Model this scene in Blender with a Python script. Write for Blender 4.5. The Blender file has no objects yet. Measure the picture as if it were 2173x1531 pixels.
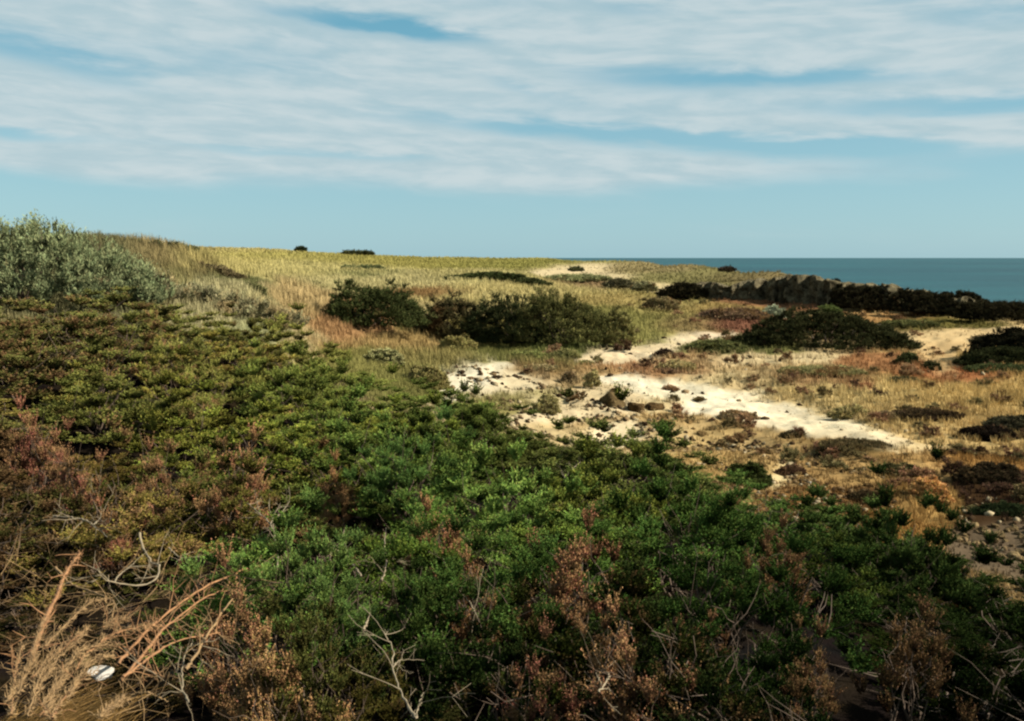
import bpy, math, random
import numpy as np
from mathutils import Vector, Matrix

S = bpy.context.scene
COL = S.collection
R = math.radians

# ------------------------------------------------------------------ camera
PITCH = R(6.61)
FPX = 1882.0                        # focal length in pixels of the 2173 px frame
cam_d = bpy.data.cameras.new('camera')
cam = bpy.data.objects.new('camera', cam_d)
COL.objects.link(cam)
cam_d.sensor_width = 36.0
cam_d.lens = 36.0 * FPX / 2173.0
cam_d.clip_start = 0.05
cam_d.clip_end = 80000
cam.location = (0, 0, 0)            # the eye is the origin; the ground lies below it
cam.rotation_euler = (math.pi / 2 - PITCH, 0, 0)
S.camera = cam

# ------------------------------------------------------------------ sun and sky
SUN_AZ = R(98)                      # clockwise from the view direction (+Y), i.e. from the right
SUN_EL = R(34)
sun_d = bpy.data.lights.new('sun', 'SUN')
sun_d.energy = 5.0
sun_d.angle = R(0.5)
sun_d.color = (1.0, 0.90, 0.74)
sun = bpy.data.objects.new('sun', sun_d)
COL.objects.link(sun)
sdir = Vector((math.sin(SUN_AZ) * math.cos(SUN_EL), math.cos(SUN_AZ) * math.cos(SUN_EL), math.sin(SUN_EL)))
sun.rotation_euler = sdir.to_track_quat('Z', 'Y').to_euler()

S.view_settings.view_transform = 'Standard'
S.view_settings.look = 'None'
EXPO = 1.5                          # the photograph is exposed for dark vegetation
S.view_settings.exposure = EXPO
S.view_settings.gamma = 1.0
S.cycles.filter_width = 2.3
S.cycles.max_bounces = 5
S.cycles.diffuse_bounces = 2
S.cycles.transmission_bounces = 2
S.cycles.transparent_max_bounces = 4


def slin(c):
    c = np.asarray(c, float) / 255.0
    return np.where(c <= 0.04045, c / 12.92, ((c + 0.055) / 1.055) ** 2.4)


def lin(c):
    """albedo that looks like this sRGB colour when sunlit at the exposure above"""
    return slin(c) * 0.43


class NT:
    """tiny helper to write node trees"""
    def __init__(s, tree):
        s.t = tree
        tree.nodes.clear()

    def n(s, typ, **kw):
        nd = s.t.nodes.new(typ)
        for k, v in kw.items():
            setattr(nd, k, v)
        return nd

    def put(s, sock, v):
        if hasattr(v, 'is_linked') or isinstance(v, bpy.types.NodeSocket):
            s.t.links.new(v, sock)
        elif v is not None:
            sock.default_value = v

    def m(s, op, a, b=None, c=None, clamp=False):
        nd = s.n('ShaderNodeMath', operation=op, use_clamp=clamp)
        s.put(nd.inputs[0], a)
        if b is not None: s.put(nd.inputs[1], b)
        if c is not None: s.put(nd.inputs[2], c)
        return nd.outputs[0]

    def ramp(s, x, a, b, lo=0.0, hi=1.0):
        nd = s.n('ShaderNodeMapRange', interpolation_type='SMOOTHSTEP')
        s.put(nd.inputs[0], x); nd.inputs[1].default_value = a; nd.inputs[2].default_value = b
        nd.inputs[3].default_value = lo; nd.inputs[4].default_value = hi
        return nd.outputs[0]

    def mix(s, f, a, b, blend='MIX'):
        nd = s.n('ShaderNodeMix', data_type='RGBA', blend_type=blend)
        s.put(nd.inputs[0], f)
        for sock, v in ((nd.inputs[6], a), (nd.inputs[7], b)):
            if isinstance(v, (tuple, list, np.ndarray)): v = (float(v[0]), float(v[1]), float(v[2]), 1.0)
            s.put(sock, v)
        return nd.outputs[2]

    def noise(s, vec, scale, detail=4, rough=0.5, dist=0.0):
        nd = s.n('ShaderNodeTexNoise')
        s.put(nd.inputs['Vector'], vec)
        nd.inputs['Scale'].default_value = scale
        nd.inputs['Detail'].default_value = detail
        nd.inputs['Roughness'].default_value = rough
        nd.inputs['Distortion'].default_value = dist
        return nd.outputs[0]

    def vmul(s, vec, xyz):
        nd = s.n('ShaderNodeVectorMath', operation='MULTIPLY')
        s.put(nd.inputs[0], vec); nd.inputs[1].default_value = xyz
        return nd.outputs[0]


world = bpy.data.worlds.new('World')
S.world = world
world.use_nodes = True
w = NT(world.node_tree)
SKY_STR = 0.10
wo = w.n('ShaderNodeOutputWorld')
bg = w.n('ShaderNodeBackground')
bg.inputs[1].default_value = SKY_STR
w.t.links.new(bg.outputs[0], wo.inputs[0])
sky = w.n('ShaderNodeTexSky', sky_type='NISHITA')
sky.sun_disc = False
sky.sun_elevation = SUN_EL
sky.sun_rotation = SUN_AZ
sky.air_density = 1.0
sky.dust_density = 0.6
sky.ozone_density = 2.0
tc = w.n('ShaderNodeTexCoord')
sep = w.n('ShaderNodeSeparateXYZ')
w.t.links.new(tc.outputs['Generated'], sep.inputs[0])
X, Y_, Z = sep.outputs
az = w.m('MULTIPLY', w.m('ARCTAN2', X, Y_), 57.2958)          # degrees
el = w.m('MULTIPLY', w.m('ARCSINE', Z), 57.2958)
# streaky cirrus sheet in azimuth / elevation, long along the horizon and dipping to the right
cv = w.n('ShaderNodeCombineXYZ')
w.put(cv.inputs[0], w.m('MULTIPLY', az, 0.034))
w.put(cv.inputs[1], w.m('MULTIPLY', w.m('ADD', el, w.m('MULTIPLY', az, 0.045)), 0.17))
w.put(cv.inputs[2], 3.7)
warp = w.noise(cv.outputs[0], 1.6, 3, 0.5)
cv2 = w.n('ShaderNodeVectorMath', operation='ADD')
w.put(cv2.inputs[0], cv.outputs[0])
cwv = w.n('ShaderNodeCombineXYZ')
w.put(cwv.inputs[1], w.m('MULTIPLY', warp, 0.30))
w.put(cwv.inputs[0], w.m('MULTIPLY', warp, 0.3))
w.put(cv2.inputs[1], cwv.outputs[0])
n1 = w.noise(cv2.outputs[0], 1.35, 3, 0.42)
n2 = w.noise(w.vmul(cv2.outputs[0], (2.6, 2.6, 1)), 3.0, 4, 0.55)
dens = w.m('ADD', w.m('MULTIPLY', n1, 0.80), w.m('MULTIPLY', n2, 0.09))


def pix_ang(px, py):
    a = (px - 1086.5) / FPX; b = (765.5 - py) / FPX
    d = Vector((a, math.cos(PITCH) + b * math.sin(PITCH), -math.sin(PITCH) + b * math.cos(PITCH))).normalized()
    return math.degrees(math.atan2(d.x, d.y)), math.degrees(math.asin(d.z))


# openings in the cloud sheet where the blue shows, each (photo x, y, half width, half height, slope, depth)
blobs = [(800, 55, 210, 15, 0.11, .22), (905, 66, 90, 13, 0.05, .10), (1350, 20, 170, 18, 0.08, .15), (1650, 168, 300, 13, 0.03, .20),
         (2130, 222, 260, 16, 0.05, .26), (1380, 290, 480, 14, 0.07, .26), (1700, 322, 330, 15, 0.03, .20), (2080, 350, 260, 14, 0.02, .12),
         (60, 110, 240, 24, 0.2, .15), (20, 282, 110, 14, 0.05, .20), (650, 326, 380, 10, 0.03, .20), (1230, 145, 260, 16, .06, .10),
         (2040, 40, 240, 30, 0.1, .13), (330, 300, 260, 14, .03, .06), (1080, 178, 120, 10, 0.3, .08)]
hole = None
for (bx, by, hw, hh, sl, dp) in blobs:
    a0, e0 = pix_ang(bx, by)
    k = 57.2958 / FPX
    dx = w.m('ADD', w.m('SUBTRACT', az, a0), w.m('MULTIPLY', w.m('SUBTRACT', n2, .5), 5.0))
    dy = w.m('ADD', w.m('ADD', w.m('SUBTRACT', el, e0), w.m('MULTIPLY', w.m('SUBTRACT', n2, .5), 0.9)), w.m('MULTIPLY', dx, sl))
    q = w.m('ADD', w.m('POWER', w.m('ABSOLUTE', w.m('DIVIDE', dx, hw * k)), 2.0),
            w.m('POWER', w.m('ABSOLUTE', w.m('DIVIDE', dy, hh * k * 1.3)), 2.0))
    g = w.m('MULTIPLY', w.m('POWER', 2.718, w.m('MULTIPLY', q, -1.0)), dp * 1.9)
    hole = g if hole is None else w.m('ADD', hole, g)
clear_low = w.ramp(w.m('ADD', el, w.m('MULTIPLY', n1, 2.6)), 4.6, 7.6, -0.36, 0.16)       # band near the horizon is clear
d2 = w.m('SUBTRACT', w.m('ADD', dens, clear_low), hole)
cl = w.ramp(d2, 0.10, 0.58)
cloud_col = w.mix(w.ramp(n2, 0.3, 0.7), tuple(slin((180, 203, 210)) / SKY_STR / 2 ** EXPO), tuple(slin((204, 217, 220)) / SKY_STR / 2 ** EXPO))
# the clear sky of the photograph is a pale teal blue
tint = w.mix(1.0, sky.outputs[0], (0.86, 1.02, 0.86), 'MULTIPLY')
base_blue = w.mix(w.ramp(el, 0.0, 22.0), tuple(slin((148, 187, 203)) / SKY_STR / 2 ** EXPO), tuple(slin((70, 150, 178)) / SKY_STR / 2 ** EXPO))
clear = w.mix(0.9, tint, base_blue)
final = w.mix(w.m('MULTIPLY', cl, 0.90), clear, cloud_col)
w.t.links.new(final, bg.inputs[0])

# ------------------------------------------------------------------ numeric helpers
rng = np.random.default_rng(7)
random.seed(7)


def _h(ix, iy, iz, seed):
    n = (ix.astype(np.int64) * 374761393 + iy.astype(np.int64) * 668265263 + iz.astype(np.int64) * 2147483647 + seed * 144665) & 0xffffffff
    n = ((n ^ (n >> 13)) * 1274126177) & 0xffffffff
    n = ((n ^ (n >> 16)) * 2246822519) & 0xffffffff
    return ((n ^ (n >> 15)) & 0xffffff) / float(0xffffff)


def vnoise(x, y, z=0.0, seed=0):
    x, y, z = np.broadcast_arrays(np.asarray(x, float), np.asarray(y, float), np.asarray(z, float))
    ix, iy, iz = np.floor(x), np.floor(y), np.floor(z)
    fx, fy, fz = x - ix, y - iy, z - iz
    fx, fy, fz = (f * f * (3 - 2 * f) for f in (fx, fy, fz))
    r = 0
    for a in (0, 1):
        wx = fx if a else 1 - fx
        for b in (0, 1):
            wy = fy if b else 1 - fy
            for c in (0, 1):
                wz = fz if c else 1 - fz
                r = r + _h(ix + a, iy + b, iz + c, seed) * wx * wy * wz
    return r * 2 - 1


def fbm(x, y, z=0.0, octv=4, seed=0, gain=0.5):
    r = 0; a = 1.0; f = 1.0
    for o in range(octv):
        r = r + a * vnoise(np.asarray(x) * f, np.asarray(y) * f, np.asarray(z) * f, seed + o * 17)
        a *= gain; f *= 2.03
    return r


def ray(px, py):
    a = (np.asarray(px, float) - 1086.5) / FPX; b = (765.5 - np.asarray(py, float)) / FPX
    return a, math.cos(PITCH) + b * math.sin(PITCH), -math.sin(PITCH) + b * math.cos(PITCH)


def at(px, py, Y):
    """world point seen at photo pixel px,py and Y metres ahead"""
    a, c, d = ray(px, py)
    s = Y / c
    return np.array([a * s, Y + 0 * s, d * s])


def project(x, y, z):
    yy = y * math.cos(PITCH) - z * math.sin(PITCH)
    zz = y * math.sin(PITCH) + z * math.cos(PITCH)
    yy = np.maximum(yy, 0.05)
    return 1086.5 + FPX * x / yy, 765.5 - FPX * zz / yy


# ------------------------------------------------------------------ terrain: heights surveyed at points, interpolated
# (photo x, photo y, metres ahead, height of the plants standing there)
H0 = 0.72
CP = [(0,1531,3.6,H0),(550,1531,3.8,H0),(1086,1531,4.0,H0),(1600,1531,4.2,H0),(2173,1531,4.6,H0),
 (0,1250,5.5,H0),(550,1250,5.8,H0),(1086,1250,6.2,H0),(1600,1250,6.6,H0),(2173,1290,7.2,H0),
 (0,1000,8.5,H0),(550,1000,9.2,H0),(1086,1000,10,H0),(1500,1050,10,H0),(1850,1150,9.3,H0),(2173,1230,9.0,H0),
 (0,800,12.5,H0),(400,800,13.5,H0),(700,850,14.5,H0),(1000,900,15,H0),(1300,970,14,H0),
 (0,665,17,H0),(200,655,18,H0),(400,660,19,H0),(550,705,19,H0),(700,775,19,H0),(850,835,19,H0),(1000,877,18.5,H0),
 (1200,920,17.5,H0),(1350,945,17,H0),(1500,980,16,H0),(1600,1035,14.5,H0),(1750,1085,13.5,H0),(1900,1135,12.8,H0),(2050,1190,12,H0),(2173,1215,11.5,H0),
 (0,650,23,0),(150,600,30,0),(200,500,36,.42),(250,508,40,.4),(350,521,42,.35),(420,531,46,.3),(420,570,35,0),(500,620,31,0),(600,680,31,0),(660,735,31,0),
 (450,650,26,0),(560,700,26,0),(760,785,28,0),(900,835,30,0),(300,600,28,0),
 (950,845,31,0),(1050,770,40,0),(1300,850,35,0),(1300,930,29,0),(1500,850,36,0),(1500,950,27,0),(1700,1000,24.5,0),(1900,940,27,0),
 (2173,970,26,0),(1750,850,36.5,0),(2173,850,36,0),(2000,1100,19.5,0),(2173,1150,17.5,0),(1800,1040,21.5,0),(1150,860,32,0),
 (700,745,42,0),(1000,745,52,0),(1300,750,52,0),(1500,720,60,0),(1800,760,52,0),(2100,770,50,0),(1500,680,76,0),(1900,695,72,0),(2173,703,66,0),
 (700,615,66,0),(700,600,85,0),(900,600,95,0),(1100,610,95,0),(1300,640,90,0),(550,580,75,0),(600,570,110,0),(800,570,130,0),(1000,575,140,0),(1200,580,140,0),(1400,622,108,0),
 (450,528,200,0),(700,541,230,0),(900,548,240,0),(1100,552,250,0),(1250,557,240,0),(1400,566,200,0),(1550,577,170,0),(1700,594,140,0),
 (560,556,150,0),(700,556,170,0),(850,558,185,0),(1000,561,195,0),(1120,562,200,0),(1250,566,195,0),(1340,572,180,0),(1450,590,140,0),(1550,598,130,0),(1400,569,235,0),(1500,573,200,0),
 (560,533,270,0),(800,548,290,0),(1000,553,300,0),(1180,553,300,0),
 (1480,646,93,0),(1650,657,89,0),(1760,667,85,0),(1900,679,81,0),(2050,686,77,0),(2173,690,75,0),
 (1480,606,106,0),(1650,602,103,0),(1760,610,99,0),(1900,630,95,0),(2050,655,91,0)]
pts = []
for (px, py, Yd, dh) in CP:
    p = at(px, py, Yd)
    pts.append((math.atan2(p[0], p[1]), math.log(math.hypot(p[0], p[1])), p[2] - dh))
# beyond the frame, given as (azimuth degrees, range, height)
for (a, r, z) in [(-45,4,-2.3),(-50,12,-1.6),(-45,30,-0.2),(-50,80,1),(-45,200,2),(-30,400,-3),(-30,900,-16),(-60,900,-16),(-10,420,-8),(0,380,-12),(0,600,-16),
                  (45,5,-3.2),(45,12,-5.2),(45,25,-6),(45,60,-6.6),(40,85,-9),(50,100,-14),(31,110,-13.5),(24,125,-13.5),(15,225,-12.8),(18.3,190,-13),(21,155,-13.3),(12,250,-12.8),(8,330,-13),(-18,500,-10),
                  (45,300,-17),(25,300,-17),(10,600,-17),(30,800,-17),(-90,3,-1.8),(90,3,-2.2),(-90,50,0),(90,50,-8),(90,300,-17),(-90,300,-2),(0,1.2,-1.95),(-40,1.2,-1.9),(40,1.2,-2.0),
                  (0,0.3,-1.85),(180,3,-1.7),(-180,3,-1.7),(180,300,-2),(-180,300,-2),(-90,900,-8),(90,900,-17)]:
    pts.append((R(a), math.log(r), z))
pts = np.array(pts)
PU = np.stack([pts[:, 0] * 2.2, pts[:, 1]], 1)
D = np.sqrt(((PU[:, None] - PU[None]) ** 2).sum(-1) + 0.0025)
n = len(PU)
A = np.zeros((n + 1, n + 1))
A[:n, :n] = D - 0.004 * np.eye(n)
A[:n, n] = 1; A[n, :n] = 1
SOL = np.linalg.solve(A, np.append(pts[:, 2], 0))


def ground(x, y, fine=True):
    x = np.asarray(x, float); y = np.asarray(y, float)
    shp = np.broadcast(x, y).shape
    x = np.broadcast_to(x, shp).ravel(); y = np.broadcast_to(y, shp).ravel()
    r = np.maximum(np.hypot(x, y), 0.3)
    u = np.arctan2(x, y) * 2.2; v = np.log(r)
    z = np.empty(len(x))
    for i in range(0, len(x), 20000):
        s = slice(i, i + 20000)
        dd = np.sqrt((u[s, None] - PU[None, :, 0]) ** 2 + (v[s, None] - PU[None, :, 1]) ** 2 + 0.0025)
        z[s] = dd @ SOL[:-1] + SOL[-1]
    amp = np.clip(r / 60, 0.15, 0.6)
    z = z + 0.35 * amp * fbm(x / (3 + r * 0.02), y / (3 + r * 0.02), 0, 3, 5) * np.clip((r - 2) / 20, 0, 1)
    if fine:
        z = z + 0.05 * np.clip(r / 20, 0.3, 2) * fbm(x * 1.3, y * 1.3, 0, 3, 9)
    return z.reshape(shp)


def hit(px, py):
    """first point of the ground seen at a photo pixel"""
    a, c, d = ray(px, py)
    Ys = np.exp(np.linspace(math.log(2.5), math.log(400), 900))
    s = Ys / c
    g = ground(a * s, Ys)
    below = np.nonzero(d * s < g)[0]
    i = below[0] if len(below) else len(Ys) - 1
    return float(a * s[i]), float(Ys[i]), float(g[i])


# ------------------------------------------------------------------ what grows where on the open ground
# (photo x, y, half width, half height, colour, grass cover 0..1, grass height m): surveyed patches, turned into ground points below
PATCH = [
 (1450,893,60,10,(190,160,108),.6,.25),(1580,912,60,10,(186,156,104),.6,.25),(1690,938,60,10,(170,140,90),.6,.25),(1600,815,90,12,(206,184,136),.7,.28),(1700,850,70,10,(208,182,126),.8,.3),
 (1300,788,50,10,(190,160,112),.6,.3),(1130,788,50,12,(150,124,84),.7,.3),(1200,812,40,12,(184,160,116),.6,.25),(1160,838,40,12,(176,166,112),.6,.25),(1240,895,50,12,(180,152,104),.5,.2),(1090,850,50,14,(160,152,96),.7,.3),(1640,945,70,16,(210,184,134),.35,.2),(1780,985,50,14,(206,176,122),.4,.2),(1850,1010,40,16,(204,170,112),.5,.25),(1960,1000,60,16,(210,176,120),.6,.28),
 (1400,850,40,12,(214,194,148),.35,.2),(1480,768,60,10,(196,160,112),.7,.3),(1180,770,50,10,(140,132,84),.8,.3),(1950,965,50,8,(196,160,104),.7,.3),
 (1010,803,48,20,(234,226,200),.0,.1),(1060,785,32,11,(232,224,196),.02,.1),(1110,815,60,18,(216,202,168),.22,.12),(1150,850,60,12,(216,200,160),.3,.12),(1215,880,60,14,(224,208,172),.15,.12),
 (1360,812,70,10,(238,230,204),.03,.1),(1450,830,80,11,(236,228,200),.05,.1),(1540,850,80,12,(240,232,206),.02,.1),(1620,872,80,12,(238,228,200),.02,.1),
 (1710,900,70,10,(238,226,194),.02,.1),(1800,924,60,8,(236,222,188),.02,.1),(1890,940,60,10,(236,220,184),.06,.1),(1970,952,50,9,(230,208,162),.12,.15),
 (1300,915,36,12,(232,216,180),.05,.1),(1640,1008,22,16,(226,208,160),.1,.1),(1230,905,50,10,(205,185,140),.4,.15),(1260,850,50,20,(214,196,158),.25,.15),
 (1270,762,50,6,(226,208,172),.05,.1),(1330,750,60,8,(228,210,176),.03,.1),(1395,738,50,6,(226,208,174),.03,.1),(1450,722,35,7,(228,212,180),.03,.1),(1490,709,32,5,(226,208,180),.03,.1),
 (1230,571,60,7,(222,205,165),.1,.2),(1175,579,30,6,(222,205,165),.1,.2),(1290,588,50,5,(216,200,160),.2,.2),(1405,610,26,7,(218,200,155),.1,.2),
 (2060,716,60,5,(222,196,148),.15,.2),(2140,706,60,5,(220,194,146),.15,.2),(2000,733,30,8,(214,186,138),.2,.2),(1995,780,22,20,(214,184,134),.3,.25),
 (1560,768,110,9,(222,202,158),.35,.25),(1650,790,90,10,(206,180,132),.5,.3),(1500,805,90,12,(214,196,150),.4,.25),
 (1800,845,150,22,(222,198,138),.75,.3),(2060,850,150,40,(218,188,124),.85,.32),(1900,880,90,18,(218,190,130),.7,.28),(2010,925,90,16,(222,192,132),.6,.28),(2100,885,80,20,(212,182,124),.75,.3),
 (2020,800,80,15,(176,112,76),.6,.2),(1810,818,26,6,(140,62,50),.5,.2),(1430,795,60,10,(168,124,86),.6,.25),(720,705,48,26,(172,136,96),.85,.35),(1350,783,60,9,(196,152,112),.5,.25),
 (1570,690,70,9,(140,98,78),.7,.3),(1900,775,60,10,(176,130,90),.6,.25),(1700,805,90,10,(160,128,90),.6,.25),
 (1340,690,90,34,(156,152,92),.85,.4),(1180,738,90,10,(118,124,72),.8,.35),(900,765,80,18,(158,148,94),.85,.35),(1050,748,60,12,(132,132,78),.8,.35),(1520,742,70,9,(128,128,78),.7,.3),
 (1900,688,80,6,(120,112,64),.7,.3),(850,735,110,14,(176,152,102),.85,.35),(1000,700,60,8,(150,140,84),.7,.3),(1450,690,60,14,(150,130,90),.7,.3),(1640,640,60,8,(150,110,80),.6,.3),
 (1400,655,60,12,(176,160,104),.8,.35),(1320,640,60,10,(178,160,104),.8,.35),(1520,655,60,8,(172,150,96),.8,.3),(1850,680,60,5,(190,150,100),.7,.3),
 (480,560,120,22,(196,184,120),.95,.5),(640,570,120,18,(200,190,130),.95,.5),(700,552,150,8,(180,172,100),.95,.5),(900,558,150,8,(176,168,98),.95,.5),(1000,590,80,10,(200,190,132),.95,.45),
 (1100,612,120,12,(206,192,132),.95,.45),(820,600,140,12,(204,194,140),.95,.45),(1050,560,120,8,(168,164,94),.95,.45),(1450,590,110,9,(152,146,98),.85,.35),(1350,572,60,7,(170,156,112),.8,.35),
 (1580,590,80,7,(140,126,90),.7,.3),(900,620,60,6,(150,120,80),.9,.4),(560,545,120,6,(186,178,106),.95,.5),(760,584,60,5,(150,150,100),.9,.4),(1250,600,60,10,(150,126,94),.8,.35),
 (330,545,80,30,(152,136,96),.95,.45),(360,600,60,34,(148,142,96),.95,.45),(470,650,70,32,(186,178,134),.95,.45),(560,690,50,34,(164,166,122),.95,.45),(620,655,40,40,(192,170,122),.95,.45),
 (650,725,30,20,(206,190,142),.95,.4),(430,575,30,20,(110,98,68),.9,.4),(510,605,50,8,(100,104,66),.9,.35),(200,560,100,60,(120,118,84),.9,.45),(760,775,50,20,(150,146,88),.9,.35),(880,810,50,20,(142,140,84),.9,.3),
 (1450,905,70,16,(204,180,132),.4,.18),(1550,930,90,22,(200,174,122),.45,.2),(1650,955,80,22,(188,158,108),.45,.2),(1760,1000,90,30,(180,148,98),.5,.2),(1940,1060,40,60,(196,160,100),.95,.34),(1900,1130,60,24,(180,138,80),.85,.28),
 (2110,1060,60,50,(66,50,34),.5,.2),(1830,952,80,10,(98,84,52),.6,.22),(2110,1150,70,24,(112,98,80),.3,.15),(1850,1060,50,40,(96,72,46),.6,.22),(2110,985,90,10,(196,152,92),.85,.28),(1730,1060,50,30,(140,106,66),.6,.2),
 (1560,980,60,20,(196,166,110),.6,.22)]
PT = np.array([(p[0], p[1], p[2], p[3], *lin(p[4]), p[5], p[6]) for p in PATCH])


def cover(x, y, z):
    """albedo, grass cover and grass height of the open ground"""
    px, py = project(x, y, z)
    r = np.hypot(x, y)
    wob = np.clip(900.0 / np.maximum(r, 6), 4, 40)
    px = px + wob * fbm(x / (1 + r * .03), y / (1 + r * .03), 0, 5, 31, .62)
    py = py + wob * 0.34 * fbm(x / (1 + r * .03), y / (1 + r * .03), 0, 5, 47, .62)
    out = np.empty((len(x), 5))
    for i in range(0, len(x), 20000):
        s = slice(i, i + 20000)
        q = ((px[s, None] - PT[:, 0]) / PT[:, 2]) ** 2 + ((py[s, None] - PT[:, 1]) / PT[:, 3]) ** 2
        wt = np.exp(-q * 0.9) ** 1.5 + 1e-5 / (1 + q)
        out[s] = (wt @ PT[:, 4:9]) / wt.sum(1)[:, None]
    return out


# ------------------------------------------------------------------ mesh building
def mesh_np(name, V, F, mat=None, parent=None, tone=None, col=None, smooth=False, uv=None):
    """V (n,3), F (m,k) all faces with k corners -> ONE mesh object"""
    V = np.asarray(V, np.float32); F = np.asarray(F, np.int32)
    me = bpy.data.meshes.new(name)
    m, k = F.shape
    me.vertices.add(len(V)); me.vertices.foreach_set('co', V.ravel())
    me.loops.add(m * k); me.loops.foreach_set('vertex_index', F.ravel())
    me.polygons.add(m)
    me.polygons.foreach_set('loop_start', np.arange(0, m * k, k, dtype=np.int32))
    me.polygons.foreach_set('loop_total', np.full(m, k, np.int32))
    me.update(calc_edges=True)
    if smooth:
        me.polygons.foreach_set('use_smooth', np.ones(m, bool))
    if tone is not None:
        a = me.attributes.new('tone', 'FLOAT', 'POINT'); a.data.foreach_set('value', np.asarray(tone, np.float32))
    if col is not None:
        a = me.attributes.new('albedo', 'FLOAT_COLOR', 'POINT')
        c4 = np.ones((len(V), 4), np.float32); c4[:, :3] = col
        a.data.foreach_set('color', c4.ravel())
    if mat: me.materials.append(mat)
    o = bpy.data.objects.new(name, me)
    COL.objects.link(o)
    if parent: o.parent = parent
    return o


def thing(name, label, cat, loc=(0, 0, 0), rz=0.0, group=None):
    o = bpy.data.objects.new(name, None)
    o.empty_display_size = 0.2
    COL.objects.link(o)
    o.location = loc; o.rotation_euler = (0, 0, rz)
    tag(o, label, cat, group)
    return o


def tag(o, label=None, cat=None, group=None, kind=None):
    for k, v in (('label', label), ('category', cat), ('group', group), ('kind', kind)):
        if v: o[k] = v
    return o


def dup(root, loc, rz, label, group=None, scale=(1, 1, 1), rxy=(0, 0)):
    r = root.copy(); COL.objects.link(r)
    r.location = loc; r.rotation_euler = (rxy[0], rxy[1], rz); r.scale = scale
    r['label'] = label
    if group: r['group'] = group
    elif 'group' in r: del r['group']
    for ch in list(root.children):
        c = ch.copy(); COL.objects.link(c); c.parent = r
    return r


# ------------------------------------------------------------------ materials
def material(name, fn, **kw):
    m = bpy.data.materials.new(name); m.use_nodes = True
    t = NT(m.node_tree)
    out = t.n('ShaderNodeOutputMaterial')
    t.t.links.new(fn(t, **kw), out.inputs[0])
    return m


def foliage_sh(t, brown=(132, 104, 72), trans=0.05, patch=5.5):
    oi = t.n('ShaderNodeObjectInfo')
    at_ = t.n('ShaderNodeAttribute', attribute_name='tone')
    geo = t.n('ShaderNodeNewGeometry')
    tone = at_.outputs['Fac']
    # leaf to leaf variation, stretched so pale tips imitate sunlit highlights
    k = t.ramp(tone, 0.05, 0.95, 0.25, 3.1)
    hs = t.n('ShaderNodeHueSaturation')
    t.put(hs.inputs['Hue'], t.ramp(t.m('FRACT', t.m('MULTIPLY', tone, 7.13)), 0, 1, 0.458, 0.508))
    hs.inputs['Saturation'].default_value = 0.9
    t.put(hs.inputs['Value'], k)
    t.put(hs.inputs['Color'], oi.outputs['Color'])
    n = t.noise(geo.outputs['Position'], patch, 3, 0.6)
    n3 = t.noise(geo.outputs['Position'], 1.1, 2, 0.6)
    s_ = t.m('ADD', t.m('ADD', t.m('MULTIPLY', n, 0.75), t.m('MULTIPLY', n3, 0.25)), t.m('MULTIPLY', tone, 0.12))
    thr = t.m('SUBTRACT', 0.86, t.m('MULTIPLY', oi.outputs['Alpha'], 0.52))
    f = t.m('MULTIPLY', t.m('SUBTRACT', s_, thr), 14.0, clamp=True)
    b = t.mix(tone, tuple(lin(brown) * 0.4), tuple(lin(brown) * 2.7))
    sv = t.n('ShaderNodeSeparateColor', mode='HSV'); t.put(sv.inputs[0], oi.outputs['Color'])
    kk = t.ramp(sv.outputs[2], 0.008, 0.085, 0.30, 0.95)  # dried brown follows the foreground darkening painted into the object colour
    kc = t.n('ShaderNodeCombineXYZ')
    for i_ in range(3): t.put(kc.inputs[i_], kk)
    b = t.mix(1.0, b, kc.outputs[0], 'MULTIPLY')
    c = t.mix(f, hs.outputs[0], b)
    d = t.n('ShaderNodeBsdfDiffuse'); t.put(d.inputs[0], c)
    tr = t.n('ShaderNodeBsdfTranslucent'); t.put(tr.inputs[0], c)
    mx = t.n('ShaderNodeMixShader'); mx.inputs[0].default_value = trans
    t.t.links.new(d.outputs[0], mx.inputs[1]); t.t.links.new(tr.outputs[0], mx.inputs[2])
    return mx.outputs[0]


def bark_sh(t, a=(70, 54, 42), b=(120, 98, 76), scale=18):
    geo = t.n('ShaderNodeNewGeometry')
    c = t.mix(t.noise(geo.outputs['Position'], scale, 4, 0.6), tuple(lin(a)), tuple(lin(b)))
    d = t.n('ShaderNodeBsdfPrincipled'); t.put(d.inputs['Base Color'], c)
    d.inputs['Roughness'].default_value = 0.85
    return d.outputs[0]


def attr_sh(t, trans=0.15, vary=0.0):
    a = t.n('ShaderNodeAttribute', attribute_name='albedo')
    c = a.outputs['Color']
    d = t.n('ShaderNodeBsdfDiffuse'); t.put(d.inputs[0], c)
    tr = t.n('ShaderNodeBsdfTranslucent'); t.put(tr.inputs[0], c)
    mx = t.n('ShaderNodeMixShader'); mx.inputs[0].default_value = trans
    t.t.links.new(d.outputs[0], mx.inputs[1]); t.t.links.new(tr.outputs[0], mx.inputs[2])
    return mx.outputs[0]


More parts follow.
